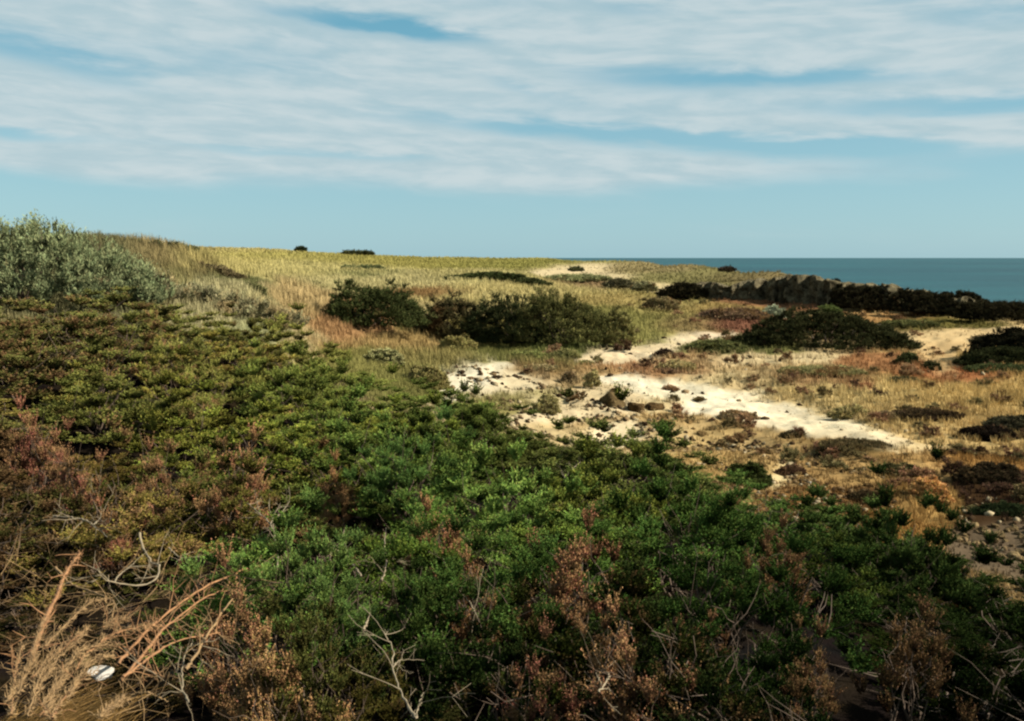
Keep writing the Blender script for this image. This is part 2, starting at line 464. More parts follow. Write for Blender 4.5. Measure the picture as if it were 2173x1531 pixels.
def ground_sh(t):
    a = t.n('ShaderNodeAttribute', attribute_name='albedo')
    geo = t.n('ShaderNodeNewGeometry')
    n1 = t.noise(geo.outputs['Position'], 0.9, 6, 0.65)
    n2 = t.noise(geo.outputs['Position'], 6.0, 5, 0.7)
    n3 = t.noise(geo.outputs['Position'], 30.0, 3, 0.7)
    c = t.mix(t.ramp(n1, 0.4, 0.75, 0, 0.25), a.outputs['Color'], t.mix(1.0, a.outputs['Color'], (0.62, 0.55, 0.45), 'MULTIPLY'))
    c = t.mix(t.ramp(n2, 0.5, 0.72, 0, 0.5), c, t.mix(1.0, c, (0.5, 0.42, 0.32), 'MULTIPLY'))
    c = t.mix(t.ramp(n3, 0.3, 0.7, 0, 0.4), c, t.mix(1.0, c, (0.7, 0.66, 0.6), 'MULTIPLY'))
    bp = t.n('ShaderNodeBump'); bp.inputs['Strength'].default_value = 0.6; bp.inputs['Distance'].default_value = 0.06
    t.put(bp.inputs['Height'], t.m('ADD', n2, t.m('MULTIPLY', n3, 0.4)))
    d = t.n('ShaderNodeBsdfDiffuse'); t.put(d.inputs[0], c); t.put(d.inputs['Normal'], bp.outputs[0])
    return d.outputs[0]


def rock_sh(t, a=(92, 78, 60), b=(176, 158, 120), scale=2.5, bump=0.08):
    geo = t.n('ShaderNodeNewGeometry'); oi = t.n('ShaderNodeObjectInfo')
    v = t.n('ShaderNodeVectorMath', operation='ADD')
    t.put(v.inputs[0], geo.outputs['Position']); t.put(v.inputs[1], oi.outputs['Location'])
    n1 = t.noise(v.outputs[0], scale, 6, 0.65)
    n2 = t.noise(v.outputs[0], scale * 5, 5, 0.7)
    c = t.mix(t.ramp(t.m('ADD', t.m('MULTIPLY', n1, .6), t.m('MULTIPLY', n2, .4)), 0.34, 0.66), tuple(lin(a)), tuple(lin(b)))
    c = t.mix(1.0, c, oi.outputs['Color'], 'MULTIPLY')
    bp = t.n('ShaderNodeBump'); bp.inputs['Strength'].default_value = 0.9; bp.inputs['Distance'].default_value = bump
    t.put(bp.inputs['Height'], n2)
    d = t.n('ShaderNodeBsdfDiffuse'); t.put(d.inputs[0], c); t.put(d.inputs['Normal'], bp.outputs[0])
    return d.outputs[0]


def sea_sh(t):
    geo = t.n('ShaderNodeNewGeometry')
    nv = t.vmul(geo.outputs['Position'], (0.25, 1.0, 1.0))
    n1 = t.noise(nv, 0.25, 6, 0.7)
    n2 = t.noise(nv, 0.02, 5, 0.6)
    n3 = t.noise(t.vmul(geo.outputs['Position'], (0.35, 1, 1)), 0.004, 4, 0.6)
    bp = t.n('ShaderNodeBump'); bp.inputs['Strength'].default_value = 1.0; bp.inputs['Distance'].default_value = 1.2
    t.put(bp.inputs['Height'], t.m('ADD', n1, n2))
    c = t.mix(t.ramp(t.m('ADD', t.m('MULTIPLY', n2, .4), t.m('MULTIPLY', n3, .6)), 0.35, 0.65), tuple(lin((12, 74, 90))), tuple(lin((34, 102, 114))))
    d = t.n('ShaderNodeBsdfPrincipled'); t.put(d.inputs['Base Color'], c)
    d.inputs['Roughness'].default_value = 0.55
    d.inputs['Specular IOR Level'].default_value = 0.15
    t.put(d.inputs['Normal'], bp.outputs[0])
    return d.outputs[0]


M_HEATH = material('heath_leaves', foliage_sh)
M_THICK = material('thicket_leaves', foliage_sh, brown=(140, 112, 76), trans=0.10, patch=0.5)
M_SILVER = material('silver_leaves', foliage_sh, brown=(150, 134, 98), trans=0.12, patch=0.8)
M_BARK = material('bark', bark_sh)
M_DEAD = material('dead_wood', bark_sh, a=(112, 84, 52), b=(196, 160, 106), scale=14)
M_RUST = material('rusty_wood', bark_sh, a=(120, 80, 48), b=(204, 150, 96), scale=14)
M_PALE = material('bleached_wood', bark_sh, a=(112, 98, 76), b=(186, 170, 138), scale=14)
M_BLADE = material('grass_blades', attr_sh)
M_GROUND = material('sandy_soil', ground_sh)
M_ROCK = material('weathered_rock', rock_sh)
M_CLIFF = material('cliff_rock', rock_sh, a=(34, 31, 24), b=(160, 150, 120), scale=1.6, bump=0.3)
M_WHITE = material('white_stone', rock_sh, a=(200, 196, 186), b=(240, 238, 230), scale=8, bump=0.01)
M_SEA = material('sea_water', sea_sh)

# ------------------------------------------------------------------ ground sheet (polar grid round the viewpoint)
az_front = np.radians(np.arange(-37, 37.001, 0.13))
az_side = np.radians(np.concatenate([np.arange(38.5, 180, 3.0), [180.0]]))
AZ = np.concatenate([-az_side[::-1], az_front, az_side])
RR = np.concatenate([np.linspace(0.25, 3, 10), np.exp(np.linspace(math.log(3.1), math.log(14), 90)),
                     np.exp(np.linspace(math.log(14.2), math.log(110), 360)), np.exp(np.linspace(math.log(111), math.log(1100), 170))])
GA, GR = np.meshgrid(AZ, RR, indexing='ij')
gx = (np.sin(GA) * GR).ravel(); gy = (np.cos(GA) * GR).ravel()
gz = ground(gx, gy)
gc = cover(gx, gy, gz)
# the near slope is litter under the heath, blackened to stand for shade between shrubs
gpx, gpy = project(gx, gy, gz)
rr = np.hypot(gx, gy)
# far limit of the heath slope, as a range for each bearing
EDGE = np.array([(math.degrees(math.atan2(*at(a, b, c)[:2])), math.hypot(*at(a, b, c)[:2])) for a, b, c in
                 [(0,650,19),(200,640,20),(400,645,21),(550,690,21),(700,760,21),(850,820,21),(1000,862,20),(1200,905,19),(1350,930,18.4),(1500,965,17),(1600,1020,15.4),(1750,1070,14.4),(1900,1120,13.6),(2050,1180,12.8),(2173,1200,12.2)]])


def heath_edge(x, y):
    a = np.degrees(np.arctan2(x, y))
    return np.interp(a, EDGE[:, 0], EDGE[:, 1]) - .9


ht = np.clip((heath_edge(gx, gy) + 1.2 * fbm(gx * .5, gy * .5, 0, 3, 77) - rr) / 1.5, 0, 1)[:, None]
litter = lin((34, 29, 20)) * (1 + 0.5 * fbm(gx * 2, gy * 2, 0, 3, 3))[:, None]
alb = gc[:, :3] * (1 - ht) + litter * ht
# grass-covered ground is thatch a little darker than the blades
alb = alb * (1 - 0.25 * gc[:, 3:4] * (1 - ht)) * 1.14
na, nr = GA.shape
ii = np.arange(na * nr).reshape(na, nr)
F = np.stack([ii[:-1, :-1], ii[:-1, 1:], ii[1:, 1:], ii[1:, :-1]], -1).reshape(-1, 4)[:, ::-1]
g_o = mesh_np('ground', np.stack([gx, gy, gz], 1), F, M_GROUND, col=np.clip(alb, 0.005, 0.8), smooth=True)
tag(g_o, kind='structure')

SEA_Z = -12.0
a_ = np.linspace(0, 2 * math.pi, 97)[:-1]
V = [(0, 0, SEA_Z)]; Fs = []
rings = [120, 400, 1500, 6000, 45000]
for r_ in rings:
    V += [(math.cos(t) * r_, math.sin(t) * r_, SEA_Z) for t in a_]
Fq = [(1 + k * 96 + i, 1 + (k + 1) * 96 + i, 1 + (k + 1) * 96 + (i + 1) % 96, 1 + k * 96 + (i + 1) % 96) for k in range(len(rings) - 1) for i in range(96)]
sea = mesh_np('sea', V, Fq, M_SEA)
tag(sea, kind='structure')


# ------------------------------------------------------------------ plants
def leaf_quads(P, Dv, L, W, tone, r):
    """kite-shaped leaves at P pointing along Dv"""
    m = len(P)
    rnd = r.normal(size=(m, 3))
    side = np.cross(Dv, rnd); side /= np.linalg.norm(side, axis=1)[:, None] + 1e-9
    L = np.broadcast_to(L, m)[:, None]; W = np.broadcast_to(W, m)[:, None]
    a = P; b = P + Dv * L * 0.45 + side * W * 0.5; c = P + Dv * L; d = P + Dv * L * 0.45 - side * W * 0.5
    V = np.stack([a, b, c, d], 1).reshape(-1, 3)
    F = np.arange(m * 4).reshape(m, 4)
    return V, F, np.repeat(tone, 4)


def unit(v):
    return v / (np.linalg.norm(v, axis=-1, keepdims=True) + 1e-9)


def crown(seed, W, D, H, clumps, sprigs, leaves, leaf, lw, crad, sprig_len, up=0.8, hollow=0.55, lump=0.25, base=0.12, top_env=None):
    """leaf cloud of a shrub: clumps over a lumpy dome, sprigs radiating from each clump, leaves along each sprig"""
    r = np.random.default_rng(seed)
    # clump centres inside the dome shell
    th = r.uniform(0, 2 * math.pi, clumps); ph = np.arccos(r.uniform(0.0, 1.0, clumps)); q = r.uniform(hollow, 1.0, clumps) ** 0.6
    dirs = np.stack([np.sin(ph) * np.cos(th), np.sin(ph) * np.sin(th), np.cos(ph)], 1)
    lm = 1 + lump * fbm(dirs[:, 0] * 2 + seed, dirs[:, 1] * 2, dirs[:, 2] * 2, 3, seed)
    C = dirs * (q * lm)[:, None]
    sz = crad * r.uniform(0.6, 1.35, clumps)
    C[:, 0] *= (W / 2 - crad * .6); C[:, 1] *= (D / 2 - crad * .6); C[:, 2] = np.maximum(C[:, 2] * (H - crad * .8), base * H)
    if top_env is not None:
        C[:, 2] *= top_env(C[:, 0] / (W / 2))
    ctone = r.uniform(0, 1, clumps)
    k = np.repeat(np.arange(clumps), sprigs)
    sd = r.normal(size=(len(k), 3)); sd[:, 2] = np.abs(sd[:, 2]) * 0.9 + 0.15
    out = unit(C[k] * np.array([1, 1, 1.4]))
    sd = unit(unit(sd) * 0.9 + out * 0.55 + np.array([0, 0, up * 0.6]))
    s0 = C[k] + sd * (sz[k] * r.uniform(0.1, 0.75, len(k)))[:, None] * np.array([1, 1, 0.8])
    sl = sprig_len * r.uniform(0.6, 1.3, len(k))
    j = np.repeat(np.arange(len(k)), leaves)
    t = r.uniform(0, 1, len(j))
    bend = unit(r.normal(size=(len(k), 3)))[j] * (t ** 2)[:, None] * 0.25
    P = s0[j] + (sd[j] + bend) * (sl[j] * t)[:, None]
    Dv = unit(sd[j] * 1.0 + r.normal(size=(len(j), 3)) * 0.55 + np.array([0, 0, 0.2]))
    tone = np.clip(0.45 * ctone[k][j] + 0.3 * t + 0.35 * r.uniform(0, 1, len(j)), 0, 1)
    P[:, 2] = np.maximum(P[:, 2], 0.01)
    sc = r.uniform(0.7, 1.3, len(j)) * (1 - 0.4 * t)
    return leaf_quads(P, Dv, leaf * sc, lw * sc, tone, r)


def tubes(paths, sides=5):
    """paths: list of (points (n,3), radii (n,)) -> V, F"""
    Vs = []; Fs = []; off = 0
    ang = np.arange(sides) / sides * 2 * math.pi
    for P, rad in paths:
        P = np.asarray(P, float); n_ = len(P)
        T = unit(np.gradient(P, axis=0))
        ref = np.array([0.3, 0.2, 0.93]) if abs(T[0] @ np.array([0.3, 0.2, 0.93])) < 0.9 else np.array([1.0, 0, 0])
        A1 = unit(np.cross(T, ref)); B1 = np.cross(T, A1)
        rad = np.asarray(rad, float)
        V = P[:, None] + (A1[:, None] * np.cos(ang)[None, :, None] + B1[:, None] * np.sin(ang)[None, :, None]) * rad[:, None, None]
        Vs.append(V.reshape(-1, 3))
        i = np.arange(n_ - 1)[:, None] * sides; j = np.arange(sides)[None]; j2 = (j + 1) % sides
        Fs.append(np.stack([i + j, i + j2, i + sides + j2, i + sides + j], -1).reshape(-1, 4) + off)
        off += n_ * sides
    return np.concatenate(Vs), np.concatenate(Fs)


def stems(seed, W, D, H, n_, rad=0.012, kink=0.16):
    r = np.random.default_rng(seed + 500)
    ps = []
    for i in range(n_):
        th = r.uniform(0, 2 * math.pi); q = r.uniform(0.15, 0.85)
        end = np.array([math.cos(th) * q * W / 2, math.sin(th) * q * D / 2, H * r.uniform(0.6, 0.9) * (1 - 0.35 * q)])
        st = np.array([r.normal() * 0.04, r.normal() * 0.04, -0.05])
        t = np.linspace(0, 1, 7)[:, None]
        P = st + (end - st) * t + np.array([0, 0, 1]) * (np.sin(t * math.pi) * H * 0.08) + r.normal(size=(7, 3)) * kink * H * 0.25 * np.sin(t * math.pi)
        P[:, 2] = np.maximum(P[:, 2], -0.05)
        ps.append((P, np.linspace(rad * r.uniform(.7, 1.2), rad * 0.25, 7)))
        for b in range(2):
            s = r.integers(2, 6)
            e2 = P[s] + unit(np.array([r.normal(), r.normal(), abs(r.normal()) + .4])) * H * 0.35
            tt = np.linspace(0, 1, 4)[:, None]
            ps.append((P[s] + (e2 - P[s]) * tt + r.normal(size=(4, 3)) * 0.01, np.linspace(rad * .4, rad * .12, 4)))
    return tubes(ps, 4)


def make_shrub(name, label, cat, seed, loc, rz, mat, color, brown, W, D, H, group=None, stem_n=8, stem_mat=None, srad=None, **kw):
    t = thing(name, label, cat, loc, rz, group)
    V, F, tone = crown(seed, W, D, H, **kw)
    f = mesh_np('foliage', V, F, mat, t, tone=tone)
    f.color = (*[float(c) for c in color], float(brown))
    if stem_n:
        V, F = stems(seed, W, D, H, stem_n, rad=srad or 0.012 * max(W, 1) ** 0.6)
        mesh_np('stems', V, F, stem_mat or M_BARK, t)
    return t


def child(root, name):
    for c in root.children:
        if c.name.split('.')[0] == name: return c


# ---- the heath on the near slope: colour of the plants seen there (sRGB), lens corner darkening included, and how much of them has dried brown
HZ = [(60,700,(94,104,52),.50),(300,700,(94,106,50),.48),(500,760,(112,120,52),.36),(700,830,(102,120,52),.30),(200,850,(102,120,50),.40),(60,780,(94,102,50),.45),
 (600,900,(98,132,48),.18),(900,930,(82,120,44),.18),(150,950,(112,106,54),.6),(60,1050,(70,80,36),.75),(400,980,(96,122,48),.45),(330,1080,(100,104,50),.6),(800,1050,(76,124,44),.2),
 (1200,1000,(84,108,44),.30),(1000,900,(88,100,44),.3),(1300,950,(90,100,50),.3),(1500,1050,(66,106,40),.22),(1700,1130,(64,92,38),.28),(1900,1180,(56,82,36),.35),(2100,1250,(42,66,28),.3),
 (1000,1150,(74,116,44),.3),(1400,1200,(60,100,36),.22),(1800,1300,(50,84,32),.3),(640,1300,(88,132,48),.05),(900,1400,(54,76,40),.32),(1300,1430,(56,72,36),.6),(2100,1450,(34,56,26),.3),
 (480,1430,(110,90,56),.8),(740,1480,(96,100,48),.5),(560,1080,(92,104,48),.7),(720,1060,(92,100,46),.6),(100,1250,(70,70,38),.8),(1700,1450,(44,72,32),.35),(1600,1300,(52,88,34),.25),(1100,1330,(60,96,38),.35)]
HZA = np.array([(a, b, *lin(c), d) for a, b, c, d in HZ])


def heath_look(px, py):
    q = ((px - HZA[:, 0]) / 160) ** 2 + ((py - HZA[:, 1]) / 90) ** 2
    wt = np.exp(-q) + 1e-4 / (1 + q)
    v = (wt @ HZA[:, 2:6]) / wt.sum()
    return v[:3], v[3]


protoN = []; protoM = []; protoU = []
FAR_AWAY = (0, -6, -2)
for i in range(5):     # fine-leaved, for the nearest metres
    protoN.append(dict(seed=100 + i, W=0.95, D=0.95, H=0.86, clumps=46, sprigs=34, leaves=34, leaf=0.0135, lw=0.0066, crad=0.085, sprig_len=0.075, lump=.6, hollow=.45, base=.3))
for i in range(5):     # a little coarser, for the middle of the slope
    protoM.append(dict(seed=130 + i, W=1.15, D=1.15, H=0.95, clumps=50, sprigs=34, leaves=22, leaf=0.023, lw=0.0115, crad=0.10, sprig_len=0.09, lump=.6, hollow=.45, base=.3))
for i in range(3):     # upright, dried heather
    protoU.append(dict(seed=160 + i, W=0.62, D=0.62, H=0.66, clumps=36, sprigs=24, leaves=22, leaf=0.015, lw=0.009, crad=0.075, sprig_len=0.10, up=2.0, hollow=0.2, lump=0.5))
roots = {}
heath_count = 0


def place_heath(kind, idx, loc, rz, sc, color, brown, label, group, tilt=(0, 0), name='heath_shrub', cat='shrub'):
    key = (kind, idx, name)
    P = {'N': protoN, 'M': protoM, 'U': protoU}[kind][idx]
    if key not in roots:
        kw = dict(P); seed = kw.pop('seed'); W = kw.pop('W'); D_ = kw.pop('D'); H = kw.pop('H')
        t = make_shrub(name, label, cat, seed, loc, rz, M_HEATH, color, brown, W, D_, H, group, stem_n=10 if kind != 'M' else 7, srad=0.006, **kw)
        t.rotation_euler = (tilt[0], tilt[1], rz)
        t.scale = sc; roots[key] = t
    else:
        t = dup(roots[key], loc, rz, label, group, sc, tilt)
        for c in t.children:
            if c.name.split('.')[0] == 'foliage':
                c.color = (float(color[0]), float(color[1]), float(color[2]), float(brown))
    return t


ORD = ['', 'second ', 'third ', 'fourth ', 'fifth ', 'sixth ', 'seventh ', 'eighth ', 'ninth ', 'tenth ', 'eleventh ', 'twelfth ', 'thirteenth ', 'fourteenth ', 'fifteenth '] + ['number %d ' % i for i in range(16, 90)]


def label_all(items, marks):
    """items: (object, photo x, photo y, phrase). Names each by the landmark it stands next to, counted outwards"""
    byk = {}
    for o, px, py, ph in items:
        m = min(marks, key=lambda k: math.hypot(px - k[0], (py - k[1]) * 1.5))
        dx, dy = px - m[0], (py - m[1]) * 1.3
        side = ('right of' if dx > 0 else 'left of') if abs(dx) > abs(dy) else ('in front of' if dy > 0 else 'behind')
        byk.setdefault((ph, side, m[2]), []).append((math.hypot(dx, dy), o))
    for (ph, side, nm), L in byk.items():
        L.sort(key=lambda q: q[0])
        for k, (_, o) in enumerate(L):
            if len(L) == 1: o['label'] = '%s just %s %s' % (ph, side, nm)
            elif k == 0: o['label'] = '%s closest %s %s' % (ph, side, nm)
            else: o['label'] = '%s%s outwards, %s %s' % (ORD[k], ph, side, nm)


HM = [(820,1180,'the white forked twig'),(590,1130,'the bleached dead trunk'),(960,1190,'the leaning pinkish heather'),(1240,1300,'the large central brown heather'),
 (1640,1215,'the right black hollow'),(870,1060,'the bright green dome shrub'),(620,1290,'the bright green rounded shrub'),(1120,1480,'the reddish heather'),(215,1448,'the white stone'),
 (1010,800,'the tip of the white sand'),(1300,850,'the boulders'),(1717,1027,'the white pebble'),(150,600,'the silvery grey bush'),(550,690,'the pale mint bushes'),(300,1100,'the forked grey branch'),
 (1930,1040,'the golden straw bank'),(2110,1150,'the grey stone heap'),(870,1400,'the tall grey twig'),(715,1045,'the golden brown heather'),(60,950,'the left edge heather'),(1930,1400,'the dull brown heather'),
 (1350,1470,'the broad brown heather'),(280,830,'the black gap high left'),(1480,1330,'the small pale heather'),(1230,1010,'the tiny white twig')]
heath_items = []


def zone_label(px, py, b):
    if b > .55: return 'rusty heath shrub', 'rusty heath shrubs of the near slope'
    if b > .33: return 'olive heath shrub', 'olive heath shrubs of the near slope'
    return 'green heath shrub', 'green heath shrubs of the near slope'


r_ = 3.0
placed = []
row = 0
rg = random.Random(11)
while r_ < 22:
    step = 0.60 + (r_ - 3) * 0.058
    da = step / r_
    a = -R(36) + (row % 2) * da / 2
    while a < R(38):
        aa = a + rg.uniform(-.3, .3) * da; rq = r_ + rg.uniform(-.32, .32) * step
        x = math.sin(aa) * rq; y = math.cos(aa) * rq
        lim = float(heath_edge(x, y))
        if rq < lim:
            z = float(ground(x, y))
            px, py = project(x, y, z + 0.7)
            if -220 < px < 2420 and py < 1720:
                placed.append((x, y, z, float(px), float(py), rq, step))
        a += da
    r_ += step * 0.80
    row += 1
print('heath candidates', len(placed))
# clearings where the dead brush lies
def in_dead(px, py):
    return (px < 470 and py > 1110) or (px < 560 and 1170 < py < 1400)
nearby = 0
for k_, (x, y, z, px, py, rq, step) in enumerate(placed):
    dead = in_dead(px, py)
    if dead and rg.random() < 0.5: continue
    c, b = heath_look(px, py)
    b = b + rg.uniform(-.16, .16)
    bb = min(max(b, 0), .95)
    c = c * (1 + .18 * min(max((900 - py) / 150, 0), 1) * min(max((900 - px) / 300, 0), 1)) * np.array([.78, .70, .62]) * rg.uniform(.72, 1.28) * (1 - .48 * min(max((py - 1080) / 300, 0), 1)) * (1 - .25 * min(max((px - 1500) / 500, 0), 1))  # lower and right shrubs darkened in colour for foreground shade and corner falloff
    if rg.random() < .12: c = c * np.array([1.35, 1.15, .8])
    kind = 'N' if rq < 8.5 else 'M'
    idx = rg.randrange(5)
    s = step / 0.62 if kind == 'N' else step / 0.80
    s *= rg.uniform(.8, 1.25)
    s *= rg.choice([.85, 1, 1, 1.2, 1.35])
    sz = (s * rg.uniform(.9, 1.15), s * rg.uniform(.9, 1.15), min(s, 1.15) * rg.uniform(.55, 1.25))
    gap = fbm(x * .55, y * .55, 0, 2, 61)
    c = c * (1 + .35 * float(fbm(x * .4, y * .4, 0, 2, 67)))
    uq = min(max(.5 + .75 * float(fbm(x * .7, y * .7, 0, 2, 66)), 0), 1)
    und = .5 + .85 * uq * uq * (3 - 2 * uq)
    c = c * (.8 + .35 * uq)  # shade of the troughs painted in: low spots get darker leaves
    ed = min(max((rq - (float(heath_edge(x, y)) - 4)) / 3.5, 0), 1) * min(max((px - 550) / 350, .25), 1)
    wf = 1 + .35 * ed * (px > 1250)
    sz = (sz[0] * wf, sz[1] * wf, min(sz[2] * und, 1.35) * (1 - ed) + min(sz[2] * und, .95) * .72 * ed)
    if gap < -.26 and ed < .3 and rg.random() < .9: continue      # dark gaps in the cover
    if dead:
        sz = (sz[0], sz[1], sz[2] * .5); c = c * .6; bb = .6
    lab, grp = zone_label(px, py, bb)
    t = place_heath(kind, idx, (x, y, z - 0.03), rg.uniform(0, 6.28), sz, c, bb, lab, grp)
    heath_items.append((t, px, py, ('low ' if sz[2] < .8 else 'tall ' if sz[2] > 1.12 else '') + lab))
    heath_count += 1
print('heath shrubs', heath_count)
label_all(heath_items, HM)

# ---- shrubs that stand out of the heath, each on its own: (px, py of the middle, ahead m, kind, size, colour, brown, label)
def slope_point(px, py, lift=0.35):
    a, c, d = ray(px, py)
    Ys = np.exp(np.linspace(math.log(2.5), math.log(40), 600)); s = Ys / c
    g = ground(a * s, Ys)
    i = np.nonzero(d * s < g + lift)[0][0]
    return float(a * s[i]), float(Ys[i]), float(g[i])


FEATURE = [
 (960,1185,'U',1.5,(150,112,76),.62,'tall pinkish brown dried heather leaning left beside the pale forked twig'),
 (1020,1290,'U',1.2,(140,104,70),.62,'brown dried heather just below the tall leaning one'),
 (1215,1270,'U',1.7,(140,100,72),.62,'large brown dried heather at the centre of the lower slope'),
 (1265,1370,'U',1.1,(132,98,70),.62,'small brown dried heather under the large central one'),
 (1640,1215,'U',1.5,(122,90,66),.62,'upright brown dried heather standing over a black hollow on the right'),
 (1120,1480,'U',1.1,(118,80,64),.62,'reddish dried heather at the bottom edge near the middle'),
 (1350,1470,'U',1.4,(134,100,72),.62,'broad brown dried heather at the bottom edge, right of the reddish one'),
 (1480,1330,'U',.9,(140,104,76),.62,'small pale brown heather left of the black hollow'),
 (1930,1400,'U',1.4,(96,74,52),.62,'dull brown heather in the dark lower right'),
 (500,1060,'U',1.7,(156,112,80),.62,'rusty brown heather crowning the bleached dead trunk'),
 (715,1045,'U',1.1,(160,122,80),.62,'golden brown rounded heather above a black gap'),
 (350,1050,'U',1.2,(150,104,82),.62,'pinkish heather behind the arching pale branch'),
 (150,1020,'U',1.4,(142,96,76),.62,'rust red heather at the upper left of the dead branches'),
 (80,950,'U',1.4,(142,96,76),.62,'rust red heather on the far left edge of the slope'),
 (250,1120,'U',1.1,(140,96,70),.62,'small rusty heather beside the fallen grey branch'),
 (520,1400,'U',1.3,(140,104,74),.62,'brown heather right of the dry straw clump'),
 (590,1470,'U',1.3,(150,118,76),.62,'straw brown heather at the bottom left corner of the green cover'),
 (1700,1490,'U',1.1,(112,84,60),.62,'brown heather on the bottom edge in the right half'),
 (1740,1395,'U',.8,(120,96,62),.62,'small tan heather beside dark green cover, lower right'),
 (620,1285,'N',1.15,(82,112,46),.05,'bright green rounded shrub beside the long rusty branches'),
 (700,1320,'N',.9,(74,104,44),.05,'bright green shrub hanging over the black hollow right of the rusty branches'),
 (870,1060,'N',1.3,(72,106,44),.05,'bright green dome shrub in the middle of the slope'),
]
for (px, py, kd, sc, c, b, lab) in FEATURE:
    x, y, z = slope_point(px, py, 0.62)
    z += .2
    s = sc * max(1.0, y / 9.0) * (.82 if kd == 'U' else 1.0)
    nm = 'dried_heather' if kd == 'U' else 'heath_shrub'
    if kd == 'U':
        place_heath('U', rg.randrange(3), (x, y, z), rg.uniform(0, 6.28), (s, s, s * 1.1), lin(c) * np.array([.8, .86, .6]), b, lab, None, (rg.uniform(-.15, .15), rg.uniform(-.25, .1)), 'dried_heather', 'dried heather')
    else:
        place_heath('N', rg.randrange(5), (x, y, z + .05), rg.uniform(0, 6.28), (s, s, s * 1.1), lin(c), b, lab, None, (0, 0))

# ------------------------------------------------------------------ grey-leaved bush on the left rise
x0, y0, z0 = float(at(70, 650, 23)[0]), 23.0, float(ground(at(70, 650, 23)[0], 23.0))
def env_silver(u):
    return np.interp(u, [-1, -.2, .2, 1], [1.12, 1.1, .95, .55])
make_shrub('grey_bush', 'large silvery grey green bush on the rise at the left edge', 'bush', 901, (x0, y0, z0 - .1), 0, M_SILVER, lin((100, 112, 76)), .2, 7.2, 3.8, 2.35,
           stem_n=16, clumps=640, sprigs=12, leaves=9, leaf=0.13, lw=0.032, crad=0.22, sprig_len=0.34, up=2.4, hollow=.5, lump=.15, top_env=env_silver)
for q, (px, py, Yd, W, H, lab) in enumerate([(300, 640, 24, 2.6, .9, 'low grey green bush at the right foot of the large silvery bush'),
                                        (410, 640, 25.5, 1.8, .6, 'small pale grey bush in dry grass above the heath crest'),
                                        (500, 668, 25.5, 2.6, .7, 'pale mint green bush in the dry grass of the left hillside'),
                                        (585, 700, 26, 2.0, .75, 'pale mint green bush lowest on the left hillside')]):
    p = at(px, py, Yd); z = float(ground(p[0], Yd))
    make_shrub('grey_bush', lab, 'bush', 910 + q, (float(p[0]), Yd, z - .05), q, M_SILVER, lin((122, 122, 86)), .55, W, W * .8, H,
               stem_n=6, clumps=70, sprigs=12, leaves=9, leaf=0.12, lw=0.03, crad=0.22, sprig_len=0.24, up=1.6, hollow=.4)

# ------------------------------------------------------------------ dense evergreen thickets on the flat and small bushes
def bush(px0, px1, pytop, pybase, Yd, color, brown, label, seed, name='evergreen_bush', cat='bush', group=None, leaf=None, dens=1.0, up=.7, depth=.6, lump=.22, env=None, mat=None):
    pc = at((px0 + px1) / 2, pybase, Yd)
    W = (px1 - px0) / FPX * Yd * 1.12
    zt = at(0, pytop, Yd)[2]
    x = float(pc[0]); z = float(ground(x, Yd))
    H = max((float(zt) - z) * 1.0, 0.2 * min(W, 1.0))
    lf = leaf or max(0.05, Yd * 0.0025)
    D_ = max(W * depth, .3)
    area = W * H + W * D_ * .5
    color = np.array(color, float)
    if brown >= .5: color = np.clip(color * np.array([1.1, 1.3, 1.2]), 0, 210); brown *= .75
    cr = max(lf * 1.8, min(H, W) * .15)
    nc = int(np.clip(area / (cr * cr) * 2.8 * dens, 24, 900))
    Yc = Yd + D_ * .25
    return make_shrub(name, label, cat, seed, (x, Yc, z - .08), 0, mat or M_THICK, lin(color), brown, W, D_, H, group, stem_n=7 if Yd < 120 else 0, srad=0.02 * max(W / 3, .5),
                      clumps=nc, sprigs=14, leaves=9, leaf=lf, lw=lf * .42, crad=cr, sprig_len=cr * .7, up=up * .7, hollow=.55, lump=lump, top_env=env)


DG = (56, 64, 34)
bush(668, 905, 600, 716, 51, (58, 68, 34), .30, 'dark green thicket at the left end of the row across the flat', 1001)
bush(880, 1030, 622, 706, 55, (74, 72, 42), .45, 'brownish green thicket in the middle of the row, in the dip', 1002)
bush(985, 1180, 628, 722, 54, (50, 58, 32), .28, 'blackish green thicket between the brownish one and the tall right one', 1003)
bush(1090, 1292, 616, 742, 52, (78, 82, 42), .34, 'tall olive green thicket at the right end of the row across the flat', 1004)
bush(1280, 1345, 650, 735, 53, (122, 122, 66), .30, 'small yellow green bush at the right foot of the tall thicket', 1005)
bush(1592, 1960, 664, 768, 56, (50, 54, 30), .24, 'wide blackish green bush on the straw flat at the right', 1006, env=lambda u: np.interp(u, [-1, -.35, .1, .6, 1], [.9, 1.1, 1.0, .72, .5]))
bush(2050, 2230, 738, 790, 47, (46, 52, 28), .2, 'low dark green bush against the right edge beside the sandy track', 1007)
bush(2090, 2330, 698, 775, 49, (40, 40, 26), .2, 'tall blackish bush cut by the right edge', 1008)
bush(2070, 2210, 775, 826, 44, (64, 62, 38), .5, 'brown green bush in front of the low one at the right edge', 1009)
bush(955, 1105, 579, 598, 104, (50, 60, 30), .1, 'low dark bush lying across the far straw field', 1010, env=lambda u: np.interp(u, [-1, -.3, .3, 1], [.5, .9, 1.15, .9]))
bush(1090, 1160, 592, 611, 100, (58, 66, 36), .2, 'small dark bush at the right tail of the long one in the far field', 1011)
bush(722, 815, 573, 583, 124, (72, 84, 50), .1, 'thin dark green bush in the far field above the thicket row', 1012)
bush(618, 672, 606, 632, 66, (78, 84, 48), .2, 'small green bush behind the left end of the thicket row', 1013)
